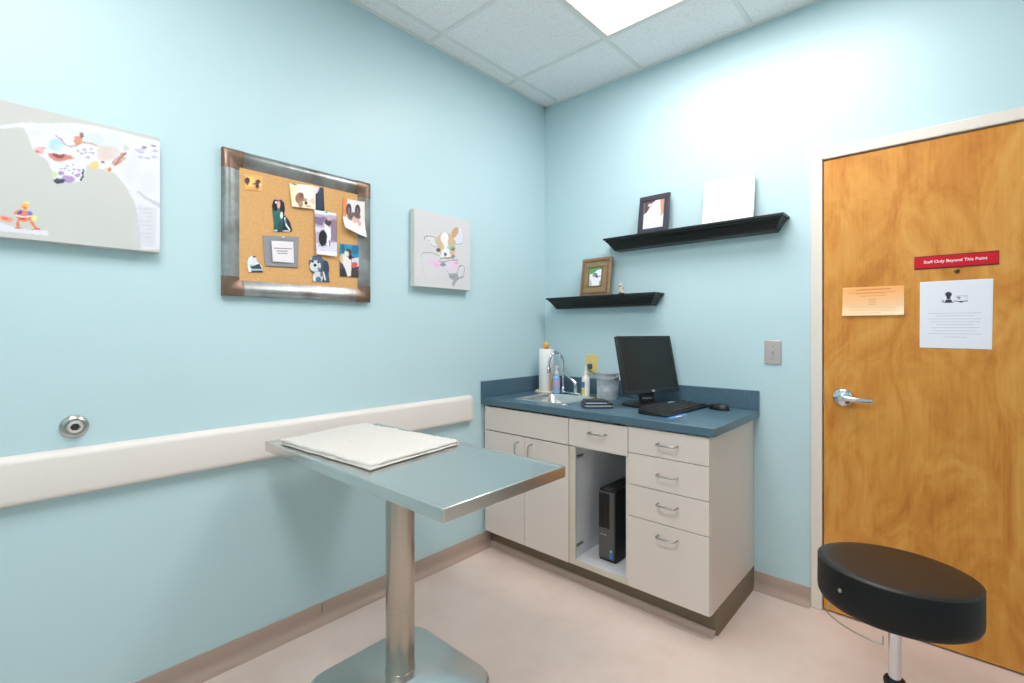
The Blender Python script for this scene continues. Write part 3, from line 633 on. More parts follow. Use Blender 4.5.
# figurine
def blob(parts, name, m, parent, vox=.0016):
    q = MB()
    for (x, y, z, rx, ry, rz_, M3) in parts:
        rings = []
        for a in np.linspace(.02, math.pi - .02, 11):
            rings.append([tuple(Vector((x, y, z)) + M3 @ Vector((rx * math.sin(a) * math.cos(b), ry * math.sin(a) * math.sin(b), -rz_ * math.cos(a)))) for b in np.linspace(0, 2 * math.pi, 17)[:-1]])
        q.loft(rings)
    o = q.build(name, m, parent, local=True, smooth=0)
    r = o.modifiers.new('remesh', 'REMESH'); r.mode = 'VOXEL'; r.voxel_size = vox; r.use_smooth_shade = True
    return o
I3 = Matrix.Identity(3)
t = thing('dog_figurine', 'tiny cream sitting dog figurine beside the ornate bronze frame', 'figurine', (.636, -.075, 1.5196))
MB().lathe([(0, 0), (.017, 0), (.017, .005), (0, .005)], (0, 0, .0002), n=24).build('plinth', mat('dark_brown_plinth', (50, 38, 34), .5), t, local=True)
blob([(0, .003, .021, .012, .013, .016, I3), (0, -.004, .036, .010, .010, .016, I3), (0, -.007, .056, .009, .009, .010, I3), (0, -.016, .053, .0045, .007, .0045, I3), (-.005, -.012, .018, .0035, .0035, .013, I3), (.005, -.012, .018, .0035, .0035, .013, I3), (.012, .004, .011, .006, .012, .006, I3), (-.012, .004, .011, .006, .012, .006, I3), (.006, -.004, .067, .003, .002, .006, I3), (-.006, -.004, .067, .003, .002, .006, I3), (.016, .014, .014, .012, .003, .003, I3)], 'body', mat('cream_ceramic', (222, 206, 186), .4), t)
blob([(.0, -.0125, .047, .0085, .004, .004, I3), (0, .009, .034, .009, .006, .011, I3)], 'brown_patch', mat('brown_glaze', (140, 100, 74), .4), t)

# ------------------------------------------------------------------ papers on the door
DY = .010
bd = lambda s, z, d: (s, -DY - d, z)
def bars(a, lines, c, alpha, wid, jitter=True):
    """rows of small unreadable print, as dashes"""
    rnd = random.Random(3)
    for (xa, ya, xb, yb) in lines:
        L = math.hypot(xb - xa, yb - ya); p = 0
        while p < L:
            n = rnd.uniform(12, 34); e_ = min(L, p + n)
            a.line([(xa + (xb - xa) * p / L, ya + (yb - ya) * p / L), (xa + (xb - xa) * e_ / L, ya + (yb - ya) * e_ / L)], wid, c, alpha, soft=.0014); p = e_ + 6
sg = thing('door_sign', 'red plastic sign reading Staff Only Beyond This Point on the door', 'sign', (2.106, -DY, 1.583))
dk = mat('dark_maroon_edge', (70, 12, 22), .45)
sx, szl, szr = (1.981, 2.232), (1.558, 1.6105), (1.558, 1.6105)
MB().box(1.981, 2.2325, -DY - .003, -DY - .0003, 1.557, 1.611).build('backing', dk, sg, bevel=.0008)
MB().box(1.982, 2.2315, -DY - .0045, -DY - .0031, 1.5605, 1.6075).build('face', mat('red_sign_face', (205, 14, 34), .4, spec=.3), sg, bevel=.0005)
text('Staff Only Beyond This Point', .0162, 'lettering', mat('white_sign_ink', (250, 235, 238), .5), sg, Matrix.Translation((2.106, -DY - .005, 1.585)) @ Matrix.Rotation(R(90), 4, 'X'))
# white notice, traced from crop origin 910,245 scale 6.21
pl = Plane(1, -DY, 910, 245, 6.21)
a = Art(pl, (236, 236, 244))
ink = (46, 46, 60)
a.ell(239, 307, 21, 16, ink); a.ell(239, 325, 13, 14, ink); a.poly([(222, 340), (256, 338), (262, 352), (272, 354), (270, 358), (214, 360)], ink); a.line([(202, 343), (212, 356)], .0035, (100, 100, 112)); a.line([(200, 356), (206, 344)], .002, (130, 130, 140))
a.line([(278, 318), (358, 314), (358, 345)], .0012, (160, 160, 172)); a.ell(302, 326, 14, 6, (90, 90, 104), .7); a.ell(305, 334, 6, 5, (90, 90, 104), .6); a.line([(276, 348), (300, 350), (330, 350), (358, 347)], .0032, (70, 70, 84)); a.line([(308, 354), (326, 355)], .003, (60, 60, 76)); a.line([(336, 322), (352, 321)], .0014, (150, 150, 160)); a.line([(336, 332), (352, 331)], .0014, (150, 150, 160))
rows = [(118, 426, 438, 421), (165, 441, 400, 438), (118, 460, 442, 458), (130, 477, 436, 477), (165, 494, 400, 495), (138, 513, 430, 513), (150, 532, 412, 534), (118, 550, 440, 553), (210, 570, 350, 573)]
bars(a, rows, (172, 172, 186), .6, .0024)
c = [pl.P(62, 231), pl.P(518, 208), pl.P(509, 649), pl.P(60, 637)]
nt_ = sheet('paper_notice', None, c, a, 150, 170, .0012, .0005, to3=bd, rough=.7); tag(nt_, 'white printed notice with a small black emblem taped under the red sign', 'notice')
# orange notice, crop origin 836,280 scale 13.84 ; the sheet fades from orange to cream
pl = Plane(1, -DY, 836, 280, 13.84)
a = Art(pl, (255, 206, 140))
for k in range(24):
    v = k / 23; cc = [(255, 176, 100), (255, 226, 190)]
    col_ = tuple(cc[0][i] * (1 - v) + cc[1][i] * v for i in range(3)); y = 90 + k * 17.5
    a.poly([(85, y + 36), (955, y - 40), (955, y + 10), (85, y + 60)], col_, .8, .003)
o_ = (216, 120, 60); bars(a, [(280, 142, 750, 120)], o_, .9, .0042); bars(a, [(170, 186, 820, 160), (280, 190, 700, 178), (340, 226, 690, 208)], o_, .6, .0028); bars(a, [(450, 268, 560, 266), (455, 300, 540, 298), (450, 335, 555, 333)], (196, 130, 90), .7, .0028)
bars(a, [(190, 380, 830, 378), (190, 402, 830, 400), (190, 424, 820, 420), (180, 462, 620, 450)], (226, 168, 120), .6, .0024)
c = [pl.P(95, 112), pl.P(942, 75), pl.P(945, 484), pl.P(85, 500)]
nt_ = sheet('paper_notice', None, c, a, 130, 80, .0012, .0005, to3=bd, rough=.6, curl=lambda u, v: .006 * max(0, v - .7) / .3 + .001 * math.sin(u * 6)); tag(nt_, 'orange printed notice taped to the door above the lever handle', 'notice')

# ------------------------------------------------------------------ canvases on the left wall
def canvas(name, label, ya, yb, z0, z1, th, art_fn, nu, nv, cat='painting'):
    t = thing(name, label, cat, (0, (ya + yb) / 2, z0))
    MB().box(.002, th - .0006, ya, yb, z0, z1).build('canvas_wrap', M['canvasedge'], t, bevel=.002)
    pl, a = art_fn(th)
    sheet('painted_face', t, [(ya + .001, z1 - .001), (yb - .001, z1 - .001), (yb - .001, z0 + .001), (ya + .001, z0 + .001)], a, nu, nv, th, 0, to3=leftwall, rough=.75)
    return t
def cow_art(th):
    pl = Plane(0, th, 20, 110, 7.314); a = Art(pl, (204, 205, 200)); a.wob = .0008
    a.poly([(-900, -260), (-900, 60), (0, 40), (300, 20), (520, 60), (1020, 200), (1020, 150), (560, 80), (0, -60)], (204, 202, 198), .7, .01)
    W = (228, 228, 233)
    # back, head and leg of the animal
    a.poly([(-900, 100), (-200, 118), (20, 92), (180, 98), (380, 92), (560, 118), (760, 165), (1060, 240), (1060, 1020), (885, 1020), (880, 860), (845, 690), (775, 560), (700, 470), (650, 440), (560, 425), (490, 400), (480, 450), (460, 515), (400, 530), (250, 525), (232, 440), (200, 370), (130, 320), (90, 280), (70, 220), (40, 150), (20, 125), (-200, 140), (-900, 122)], W, 1, .004)
    a.poly([(850, 600), (900, 640), (1060, 740), (1060, 700), (930, 640), (870, 590)], (196, 196, 206), .8, .004)
    a.poly([(860, 690), (1000, 720), (990, 1000), (880, 1000)], (214, 212, 220), .7, .006)
    for k in range(9): a.line([(870 + (k % 3) * 30, 720 + k * 30), (960, 725 + k * 30)], .004, (196, 194, 206), .5, .003)
    a.ell(545, 215, 75, 48, (206, 218, 226), .7, 10, .006); a.ell(690, 250, 70, 50, (218, 222, 228), .6, 0, .006)
    a.ell(262, 252, 52, 45, (176, 216, 228), .9, 0, .005); a.ell(285, 268, 28, 18, (200, 232, 220), .7, 0, .004)
    a.ell(140, 295, 38, 26, (240, 170, 170), .75, 20, .004); a.ell(128, 305, 14, 8, (220, 90, 90), .8); a.ell(175, 280, 18, 9, (214, 130, 130), .7)
    a.line([(262, 190), (300, 212), (330, 255), (380, 268), (430, 250)], .004, (178, 138, 150), .8, .002)
    a.ell(425, 222, 32, 34, (214, 134, 96), .85, -30, .004); a.ell(452, 185, 16, 22, (120, 66, 54), .9, 0, .003); a.line([(400, 262), (450, 235), (520, 245), (560, 260)], .005, (202, 150, 120), .8, .003)
    a.poly([(205, 315), (250, 318), (320, 325), (370, 330), (398, 355), (340, 365), (300, 378), (250, 370), (215, 345)], (214, 120, 92), .9, .003); a.poly([(230, 315), (290, 330), (340, 322), (310, 352), (260, 350)], (120, 60, 62), .85, .003)
    a.ell(620, 320, 60, 60, (222, 204, 196), .8, 30, .007); a.poly([(560, 260), (700, 270), (740, 310), (690, 360), (600, 350)], (218, 202, 196), .7, .006)
    a.line([(690, 400), (770, 318)], .0065, (186, 112, 82), .95, .002); a.line([(672, 390), (750, 316)], .003, (160, 92, 70), .9, .0015); a.line([(700, 405), (772, 350)], .004, (196, 122, 86), .9, .002)
    a.ell(775, 280, 20, 22, (204, 206, 198), .9); a.ell(545, 405, 38, 32, (226, 206, 130), .9, -20, .004); a.ell(607, 381, 13, 9, (52, 52, 60), .9); a.ell(655, 436, 14, 15, (232, 132, 60), .95); a.ell(625, 432, 14, 12, (244, 206, 170), .8)
    rnd = random.Random(11)
    for (x, y) in [(425, 298), (450, 320), (480, 310), (515, 310), (535, 318), (505, 350), (490, 345), (385, 400), (360, 440), (395, 435), (330, 430), (300, 430), (430, 440), (345, 408), (295, 462), (415, 478), (430, 470), (385, 462), (470, 290), (520, 285)]:
        a.ell(x, y, rnd.uniform(8, 16), rnd.uniform(5, 9), (168, 146, 190), .75, rnd.uniform(-30, 30), .0018)
    a.ell(300, 462, 22, 14, (158, 116, 176), .8); a.ell(420, 478, 20, 14, (176, 140, 196), .8); a.ell(352, 505, 50, 26, (168, 132, 190), .85, 10, .004); a.ell(288, 520, 42, 19, (48, 46, 72), .95, 0, .003); a.ell(255, 470, 20, 22, (196, 224, 150), .9, 0, .004)
    a.line([(462, 440), (460, 480), (446, 515)], .0048, (40, 38, 48), .95, .0015)
    for (x, y) in [(910, 272), (975, 262), (900, 285), (860, 295), (880, 345), (930, 352), (985, 345), (890, 310), (990, 300)]: a.ell(x, y, 22, 9, (178, 174, 204), .75, 5, .003)
    a.ell(910, 272, 14, 7, (110, 106, 140), .8); a.ell(978, 263, 16, 6, (120, 112, 150), .8)
    for (x, y, rx_, ry_) in [(300, 140, 160, 30), (120, 170, 60, 40), (820, 420, 60, 120), (930, 520, 60, 90), (640, 180, 120, 30), (860, 860, 30, 120)]: a.ell(x, y, rx_, ry_, (212, 213, 222), .35, 8, .02)
    # little bird below, traced in the crop with origin 0,180 scale 9.76
    b = Plane(0, th, 0, 180, 9.76); a.pl = b
    a.poly([(-700, 400), (0, 415), (200, 480), (470, 495), (470, 545), (300, 525), (0, 500), (-700, 470)], (228, 228, 236), .95, .004)
    a.ell(240, 252, 42, 34, (248, 190, 84), .95, 0, .003); a.ell(240, 272, 22, 14, (230, 122, 50), .9); a.ell(262, 222, 30, 12, (250, 230, 150), .8)
    a.poly([(150, 300), (200, 290), (290, 300), (320, 350), (300, 400), (220, 410), (170, 380), (130, 320)], (236, 130, 84), .9, .003)
    a.ell(190, 318, 30, 18, (72, 84, 176), .95, -20); a.ell(290, 325, 26, 20, (90, 130, 205), .95, 20); a.line([(160, 348), (240, 362), (310, 352)], .004, (244, 240, 236), .9, .0015); a.ell(215, 378, 40, 14, (206, 66, 56), .9)
    a.ell(60, 380, 75, 26, (240, 150, 120), .9, 12, .004); a.ell(40, 372, 40, 10, (226, 92, 70), .8, 10); a.ell(-40, 360, 50, 22, (244, 176, 150), .8, 0, .004)
    a.poly([(310, 340), (380, 365), (330, 405), (310, 380)], (240, 236, 130), .85, .003)
    a.line([(180, 400), (170, 465)], .006, (232, 120, 62), .95, .002); a.line([(150, 468), (205, 466)], .004, (214, 110, 80), .8, .002); a.line([(310, 410), (335, 450), (350, 480)], .006, (232, 130, 62), .95, .002); a.line([(320, 482), (382, 478)], .0045, (210, 84, 60), .9, .002)
    a.pl = pl
    return pl, a
canvas('canvas_painting', 'wide canvas of a white spotted cow and small orange bird at far left', -2.845, -2.226, 1.575, 1.9765, .04, cow_art, 330, 200)
def calf_art(th):
    pl = Plane(0, th, 410, 205, 7.585); a = Art(pl, (216, 214, 214)); a.wob = .0008
    a.ell(130, 480, 110, 90, (222, 216, 220), .6, 0, .03)
    a.ell(185, 440, 48, 26, (236, 196, 228), .8, 25, .02); a.ell(205, 455, 22, 13, (240, 172, 222), .8, 20, .010)
    G = (66, 70, 82)
    a.poly([(330, 240), (340, 190), (375, 172), (400, 190), (408, 250), (385, 300), (350, 310)], (222, 226, 234), .9, .003); a.ell(340, 210, 24, 44, (206, 164, 122), .95, 25, .004)
    a.line([(395, 195), (406, 235), (400, 280)], .0022, (160, 160, 190), .7, .0015); a.line([(330, 262), (350, 300), (392, 292)], .003, G, .8, .0015)
    a.poly([(125, 240), (160, 232), (190, 245), (205, 320), (165, 300)], (224, 224, 232), .8, .004); a.line([(108, 262), (112, 240), (150, 234), (190, 246), (196, 290)], .0032, G, .85, .0015); a.line([(160, 300), (200, 322)], .0026, G, .7, .0015); a.line([(130, 262), (155, 275)], .002, (120, 124, 140), .6)
    a.poly([(200, 250), (235, 212), (300, 215), (330, 255), (345, 320), (338, 385), (300, 410), (250, 410), (225, 360), (205, 320)], (212, 182, 142), .95, .004)
    a.ell(262, 250, 30, 42, (246, 246, 248), .98, 0, .004); a.poly([(252, 280), (285, 280), (300, 350), (310, 395), (232, 400), (240, 350)], (240, 240, 244), .98, .004); a.ell(235, 320, 24, 28, (214, 184, 140), .9, 10, .004)
    a.ell(214, 342, 16, 15, (52, 62, 82), .9, 0, .002); a.ell(322, 332, 16, 14, (56, 92, 80), .9, 0, .002); a.ell(305, 322, 26, 20, (150, 200, 180), .55, 0, .004)
    a.ell(268, 375, 11, 14, (60, 62, 72), .9); a.line([(232, 408), (262, 398), (280, 405), (310, 398), (332, 408)], .0042, (60, 60, 72), .9, .002); a.ell(330, 390, 14, 10, (80, 78, 84), .7)
    a.line([(218, 424), (250, 434), (300, 420), (362, 418)], .004, (90, 84, 96), .85, .002)
    a.line([(90, 378), (100, 362), (150, 360), (190, 370), (222, 385)], .0034, (112, 122, 116), .8, .002); a.line([(90, 380), (92, 460), (116, 570)], .0014, (170, 176, 176), .8)
    a.ell(310, 462, 50, 42, (232, 206, 226), .85, 0, .005); a.ell(285, 465, 20, 34, (220, 216, 226), .8); a.ell(250, 452, 22, 14, (120, 116, 132), .8, 0, .003); a.ell(352, 440, 18, 10, (240, 130, 196), .6)
    a.poly([(292, 520), (360, 516), (372, 560), (345, 590), (328, 622), (318, 600), (330, 570), (298, 552)], (150, 152, 160), .8, .003); a.line([(300, 545), (350, 540)], .003, (96, 98, 108), .7)
    a.line([(358, 520), (370, 470), (392, 456), (412, 470), (410, 520), (385, 560)], .0034, (96, 100, 110), .85, .0016); a.line([(358, 562), (385, 548), (408, 546)], .0036, (84, 88, 98), .85, .0016); a.line([(415, 430), (440, 470), (430, 510)], .0016, (170, 170, 178), .7); a.line([(270, 490), (300, 520), (320, 570)], .002, (150, 150, 160), .7)
    return pl, a
canvas('canvas_painting', 'small square canvas of a brown and white calf beside the cork board', -1.140, -.745, 1.534, 1.9365, .04, calf_art, 170, 170)

# ------------------------------------------------------------------ cork board
by0, by1, bz0, bz1 = -2.024, -1.3864, 1.4385, 2.0088
t = thing('cork_board', 'cork board in a wide weathered metal frame on the left wall', 'bulletin board', (0, (by0 + by1) / 2, bz0))
fw = .062; ins = .045
MB().box(.002, .012, by0 + .02, by1 - .02, bz0 + .02, bz1 - .02).build('cork_sheet', M['cork'], t, smooth=0)
pr4 = [(0, .002), (0, .022), (.006, .028), (.018, .031), (.030, .029), (.044, .023), (.056, .016), (fw, .0125), (fw, .0122)]
def frame_side(a0, a1, name_, m_):
    pass
cs = [(by0, bz0), (by1, bz0), (by1, bz1), (by0, bz1)]; dr = [(1, 1), (-1, 1), (-1, -1), (1, -1)]
for k in range(4):
    (ya, za), (yb, zb) = cs[k], cs[(k + 1) % 4]; da, db = dr[k], dr[(k + 1) % 4]
    r0 = [(x, ya + da[0] * d, za + da[1] * d) for d, x in pr4]; r1 = [(x, yb + db[0] * d, zb + db[1] * d) for d, x in pr4]
    MB().loft([r0, r1]).build('frame_rail', M['rust'], t, smooth=50)
for k in range(4):       # browned corner caps
    y, z = cs[k]; sy, sz = dr[k]; c_ = .075
    q = MB(); rA = [(x + .0012, y + sy * c_, z + sz * d - (sz * .0006 if d == 0 else 0)) for d, x in pr4]; rB = [(x + .0012, y + sy * d - (sy * .0006 if d == 0 else 0), z + sz * d - (sz * .0006 if d == 0 else 0)) for d, x in pr4]; rC = [(x + .0012, y + sy * d - (sy * .0006 if d == 0 else 0), z + sz * c_) for d, x in pr4]
    q.loft([rA, rB, rC]).build('corner_cap', M['copper'], t, smooth=50)
CX = .0125
def pin(s, z, rgb, label):
    y_, z_ = s, z
    o = thing('push_pin', label, 'push pin', (CX, y_, z_))
    MB().lathe([(0, 0), (.0045, 0), (.0045, .001), (.0025, .002), (.0025, .006), (.004, .008), (.004, .0095), (0, .010)], (CX + .003, y_, z_), n=14, axis='x').build('head', mat('pin_plastic', rgb, .35), o)
    MB().lathe([(0, -.003), (.0006, -.003), (.0006, .0035), (0, .0035)], (CX + .0028, y_, z_), n=8, axis='x').build('needle', M['chrome'], o)
def bphoto(label, plane, corners, art, off, nu=44, nv=44, mask=None, curl=None, name='pinned_photo', cat='photo'):
    c = [plane.P(*p) for p in corners]
    o = sheet(name, None, c, art, nu, nv, CX + off, .0004, to3=leftwall, curl=curl, mask=mask, rough=.35)
    return tag(o, label, cat, None)
# crop origin 235,165 scale 9.757
pb = Plane(0, CX, 235, 165, 9.757)
a = Art(pb, (246, 186, 110)); a.ell(150, 160, 40, 50, (252, 214, 130), .8, 0, .004); a.ell(118, 152, 26, 30, (84, 54, 62)); a.ell(120, 180, 12, 16, (100, 66, 60)); a.ell(222, 165, 26, 22, (96, 66, 62), 1, -30); a.ell(215, 212, 18, 32, (88, 60, 62), 1, 10); a.ell(190, 185, 20, 8, (104, 70, 62)); a.ell(246, 195, 10, 12, (250, 220, 210)); a.ell(180, 235, 70, 14, (236, 150, 90), .7, 0, .004)
bphoto('small orange photo with two dark dogs in the board\'s top left corner', pb, [(88, 92), (270, 108), (266, 258), (100, 242)], a, .0015)
a = Art(pb, (34, 40, 56)); a.ell(400, 470, 40, 90, (48, 118, 104), 1, 0, .003); a.ell(420, 550, 45, 80, (44, 104, 96), 1, 0, .003); a.ell(392, 395, 26, 60, (22, 24, 40)); a.ell(462, 415, 26, 55, (22, 22, 38)); a.ell(424, 385, 16, 40, (236, 180, 160)); a.ell(400, 365, 12, 12, (226, 218, 222)); a.ell(420, 352, 12, 8, (150, 70, 60)); a.ell(420, 330, 36, 14, (206, 150, 120)); a.ell(452, 490, 14, 34, (232, 244, 240)); a.line([(485, 520), (500, 590), (530, 630)], .007, (236, 244, 246)); a.ell(500, 545, 14, 30, (36, 44, 66), .8); a.ell(395, 640, 18, 10, (190, 228, 214)); a.ell(500, 645, 40, 8, (186, 214, 206)); a.ell(440, 600, 26, 50, (30, 76, 78), .8)
mk = [(360, 400), (372, 350), (405, 320), (445, 330), (478, 370), (486, 430), (478, 490), (510, 520), (535, 560), (556, 630), (550, 655), (380, 655), (378, 560), (366, 470)]
bphoto('cut-out photo of a black dog in green with long ears on the board', pb, [(350, 310), (565, 310), (565, 662), (350, 662)], a, .002, 70, 80, mask=mk)
# crop origin 285,175 scale 17.07
pb = Plane(0, CX, 285, 175, 17.07)
a = Art(pb, (30, 36, 54)); a.poly([(480, 180), (600, 170), (590, 260), (520, 330), (520, 600), (440, 600)], (240, 226, 226)); a.ell(600, 400, 50, 200, (44, 62, 88), .8, 0, .004); a.ell(560, 560, 40, 60, (38, 54, 80), .7)
bphoto('dark blue photo with a white flourish partly behind the brown dog photo', pb, [(480, 190), (655, 218), (672, 612), (480, 590)], a, .001)
a = Art(pb, (248, 238, 206)); a.ell(330, 240, 120, 60, (246, 248, 252), 1, 10, .004); a.ell(130, 350, 60, 150, (240, 232, 186), 1, 0, .006); a.ell(240, 400, 74, 100, (150, 98, 68), 1, 10, .003); a.ell(270, 350, 40, 46, (112, 74, 60)); a.ell(250, 500, 40, 60, (176, 128, 92)); a.ell(400, 330, 90, 80, (248, 240, 238), 1, 0, .004); a.ell(330, 430, 40, 30, (160, 110, 86), .8); a.ell(345, 485, 28, 30, (46, 26, 20)); a.ell(410, 440, 22, 22, (226, 220, 216)); a.ell(470, 450, 50, 50, (226, 190, 150), .8, 0, .004); a.ell(380, 540, 50, 22, (214, 160, 100), .8); a.ell(150, 160, 50, 12, (70, 70, 74), .9, 15)
bphoto('cream photo of a brown dog\'s head at the top centre of the board', pb, [(65, 145), (470, 180), (505, 590), (105, 545)], a, .004, 50, 50, curl=lambda u, v: .006 * v * v)
# crop origin 305,205 scale 8.03
pb = Plane(0, CX, 305, 205, 8.03)
a = Art(pb, (196, 178, 196)); a.poly([(60, 30), (250, 50), (250, 90), (60, 70)], (236, 240, 246)); a.poly([(70, 95), (160, 100), (130, 170), (70, 150)], (136, 116, 150)); a.poly([(60, 170), (150, 190), (120, 220), (60, 210)], (226, 220, 236)); a.poly([(200, 110), (250, 120), (250, 300), (200, 290)], (140, 122, 140), .9, .004); a.poly([(60, 290), (110, 320), (250, 300), (250, 420), (60, 410)], (226, 222, 240)); a.poly([(60, 370), (250, 380), (250, 430), (60, 420)], (246, 246, 250)); a.ell(135, 268, 34, 66, (28, 26, 38)); a.ell(178, 140, 28, 34, (70, 62, 74)); a.poly([(150, 150), (200, 190), (200, 260), (180, 330), (165, 320), (170, 240), (145, 200)], (244, 240, 246)); a.ell(190, 115, 22, 12, (216, 170, 180)); a.line([(186, 290), (192, 330)], .004, (60, 50, 60)); a.line([(100, 330), (160, 328)], .004, (80, 76, 96), .7)
bphoto('tall violet photo of a black and white dog sitting outdoors', pb, [(70, 40), (246, 70), (248, 418), (84, 398)], a, .007, curl=lambda u, v: .004 * v)
a = Art(pb, (236, 228, 226)); a.poly([(300, -60), (336, -50), (330, 100), (292, 90)], (240, 140, 70)); a.ell(348, 40, 22, 52, (66, 58, 74)); a.ell(415, 48, 20, 50, (62, 54, 70)); a.ell(348, 50, 10, 34, (130, 104, 108)); a.ell(415, 55, 9, 32, (126, 100, 104)); a.ell(385, 95, 52, 36, (110, 88, 84), 1, 0, .004); a.ell(395, 122, 24, 30, (212, 170, 150)); a.ell(365, 100, 8, 6, (30, 26, 30)); a.ell(405, 100, 8, 6, (30, 26, 30)); a.poly([(290, 100), (330, 130), (400, 160), (470, 220), (470, 300), (290, 200)], (228, 230, 240)); a.poly([(300, 160), (440, 215), (465, 260), (300, 190)], (214, 214, 224), .8, .005); a.ell(425, 150, 14, 26, (196, 120, 96), .6)
bphoto('curling photo of a tall-eared dog at the right edge of the board', pb, [(303, -55), (462, -20), (462, 268), (300, 185)], a, .004, curl=lambda u, v: .020 * max(0, v - .45) ** 2 / .3 + .002 * u + .014 * u ** 6)
a = Art(pb, (84, 78, 84)); a.poly([(270, 310), (440, 320), (440, 420), (270, 410)], (40, 150, 184)); a.ell(400, 360, 30, 40, (30, 104, 150), .8, 0, .004); a.ell(300, 350, 16, 40, (30, 90, 120), .8); a.poly([(370, 430), (440, 420), (440, 490), (380, 500)], (226, 226, 232)); a.ell(395, 478, 26, 20, (226, 90, 70)); a.ell(300, 430, 26, 40, (224, 196, 156)); a.poly([(300, 400), (370, 400), (370, 470), (366, 570), (340, 575), (322, 520), (300, 470)], (240, 234, 230)); a.ell(345, 385, 28, 34, (86, 60, 54)); a.ell(325, 390, 12, 22, (238, 232, 228)); a.ell(362, 420, 16, 20, (52, 36, 36)); a.ell(340, 395, 10, 22, (236, 226, 222)); a.poly([(270, 520), (320, 510), (330, 580), (270, 580)], (56, 50, 56)); a.poly([(375, 510), (440, 500), (440, 580), (370, 580)], (70, 60, 64)); a.ell(425, 520, 14, 10, (150, 60, 50))
bphoto('turquoise photo of a white dog at the lower right of the board', pb, [(275, 310), (442, 325), (440, 582), (278, 574)], a, .003)
a = Art(pb, (74, 88, 108)); a.ell(90, 440, 55, 34, (90, 100, 120)); a.ell(80, 490, 46, 46, (216, 220, 228)); a.ell(55, 495, 18, 30, (232, 226, 220)); a.ell(78, 484, 13, 12, (30, 30, 40)); a.ell(60, 455, 10, 8, (40, 44, 56)); a.ell(105, 460, 10, 8, (40, 44, 56)); a.ell(110, 515, 12, 14, (120, 130, 150)); a.ell(100, 580, 42, 46, (222, 218, 220)); a.ell(165, 500, 24, 60, (54, 70, 96)); a.ell(105, 600, 22, 24, (86, 116, 150)); a.line([(145, 540), (160, 600)], .007, (236, 234, 236)); a.ell(70, 590, 12, 22, (240, 232, 224)); a.ell(130, 560, 12, 18, (60, 70, 90), .8); a.ell(45, 430, 10, 12, (206, 190, 180))
mk = [(28, 470), (40, 425), (70, 408), (125, 408), (145, 440), (180, 455), (192, 500), (188, 560), (196, 620), (60, 615), (62, 550), (38, 520)]
bphoto('cut-out photo of a grey and white fluffy dog below the violet photo', pb, [(22, 400), (202, 400), (202, 625), (22, 625)], a, .003, 64, 80, mask=mk)
# crop origin 240,240 scale 15.18
pb = Plane(0, CX, 240, 240, 15.18)
a = Art(pb, (226, 240, 242)); a.ell(170, 300, 40, 50, (238, 240, 242)); a.ell(215, 255, 30, 14, (76, 64, 70)); a.ell(180, 395, 40, 24, (170, 200, 206), .9, 0, .004); a.poly([(150, 410), (230, 380), (290, 360), (330, 440), (170, 440)], (44, 74, 84)); a.poly([(160, 448), (330, 445), (335, 470), (160, 470)], (160, 178, 210)); a.poly([(170, 470), (340, 470), (345, 492), (160, 488)], (46, 50, 60)); a.ell(145, 455, 22, 40, (246, 248, 248)); a.ell(210, 330, 34, 60, (236, 226, 228), .8, 0, .004)
mk = [(110, 330), (130, 265), (180, 240), (240, 250), (250, 320), (290, 355), (325, 400), (345, 490), (130, 488), (112, 400)]
bphoto('tiny cut-out photo of a white and dark dog at the board\'s lower left', pb, [(100, 235), (350, 235), (350, 498), (100, 498)], a, .003, 60, 60, mask=mk)
a = Art(pb, (150, 150, 154))
for k in range(14): a.line([(370, -40 + k * 34), (880, -30 + k * 34)], .0012, (136, 138, 144), .4)
for k in range(14): a.line([(380 + k * 38, -50), (385 + k * 38, 420)], .0012, (164, 164, 170), .4)
bphoto('grey textured card backing a small white note on the board', pb, [(340, -68), (885, -48), (872, 416), (375, 396)], a, .003, 60, 50, name='pinned_card', cat='card', curl=lambda u, v: .003 * u * v)
a = Art(pb, (240, 232, 234)); bars(a, [(505, 127, 770, 138), (550, 170, 705, 174), (562, 204, 700, 208)], (140, 126, 132), .85, .0042)
bphoto('small white note with three lines of print on the grey card', pb, [(462, 14), (795, 34), (805, 352), (485, 328)], a, .009, 80, 80, name='pinned_note', cat='note')
pn = Plane(0, CX, 210, 130, 3.794)
pin(*pn.P(275, 408), (240, 225, 215), 'white push pin holding the grey card on the board')
pin(*pn.P(437, 314), (60, 170, 200), 'blue push pin holding the tall violet photo')

# ------------------------------------------------------------------ examination table
th_ = .865
tb = thing('exam_table', 'stainless steel pedestal examination table with square base', 'table', (0.6332, -1.6394, 0), rz=R(0.25))
x0, x1, y0, y1 = -0.5424, 0.5424, -0.2544, 0.2544
q = MB(); lip = .012
q.loft([[(x0, y0, -.037 + th_), (x1, y0, -.037 + th_), (x1, y1, -.037 + th_), (x0, y1, -.037 + th_)], [(x0, y0, th_), (x1, y0, th_), (x1, y1, th_), (x0, y1, th_)],
        [(x0 + lip, y0 + lip, th_), (x1 - lip, y0 + lip, th_), (x1 - lip, y1 - lip, th_), (x0 + lip, y1 - lip, th_)], [(x0 + lip + .004, y0 + lip + .004, th_ - .003), (x1 - lip - .004, y0 + lip + .004, th_ - .003), (x1 - lip - .004, y1 - lip - .004, th_ - .003), (x0 + lip + .004, y1 - lip - .004, th_ - .003)]])
q.build('table_top', M['steel'], tb, local=True, bevel=.0025)
MB().box(-.16, .16, -.11, .11, th_ - .051, th_ - .0375).build('mounting_plate', M['polesteel'], tb, local=True, bevel=.002)
MB().lathe([(0, .05), (.0505, .05), (.0505, .32), (.051, .3205), (.051, .3225), (.0505, .323), (.0505, th_ - .0515), (0, th_ - .0515)], n=48).build('pole', M['polesteel'], tb, local=True)
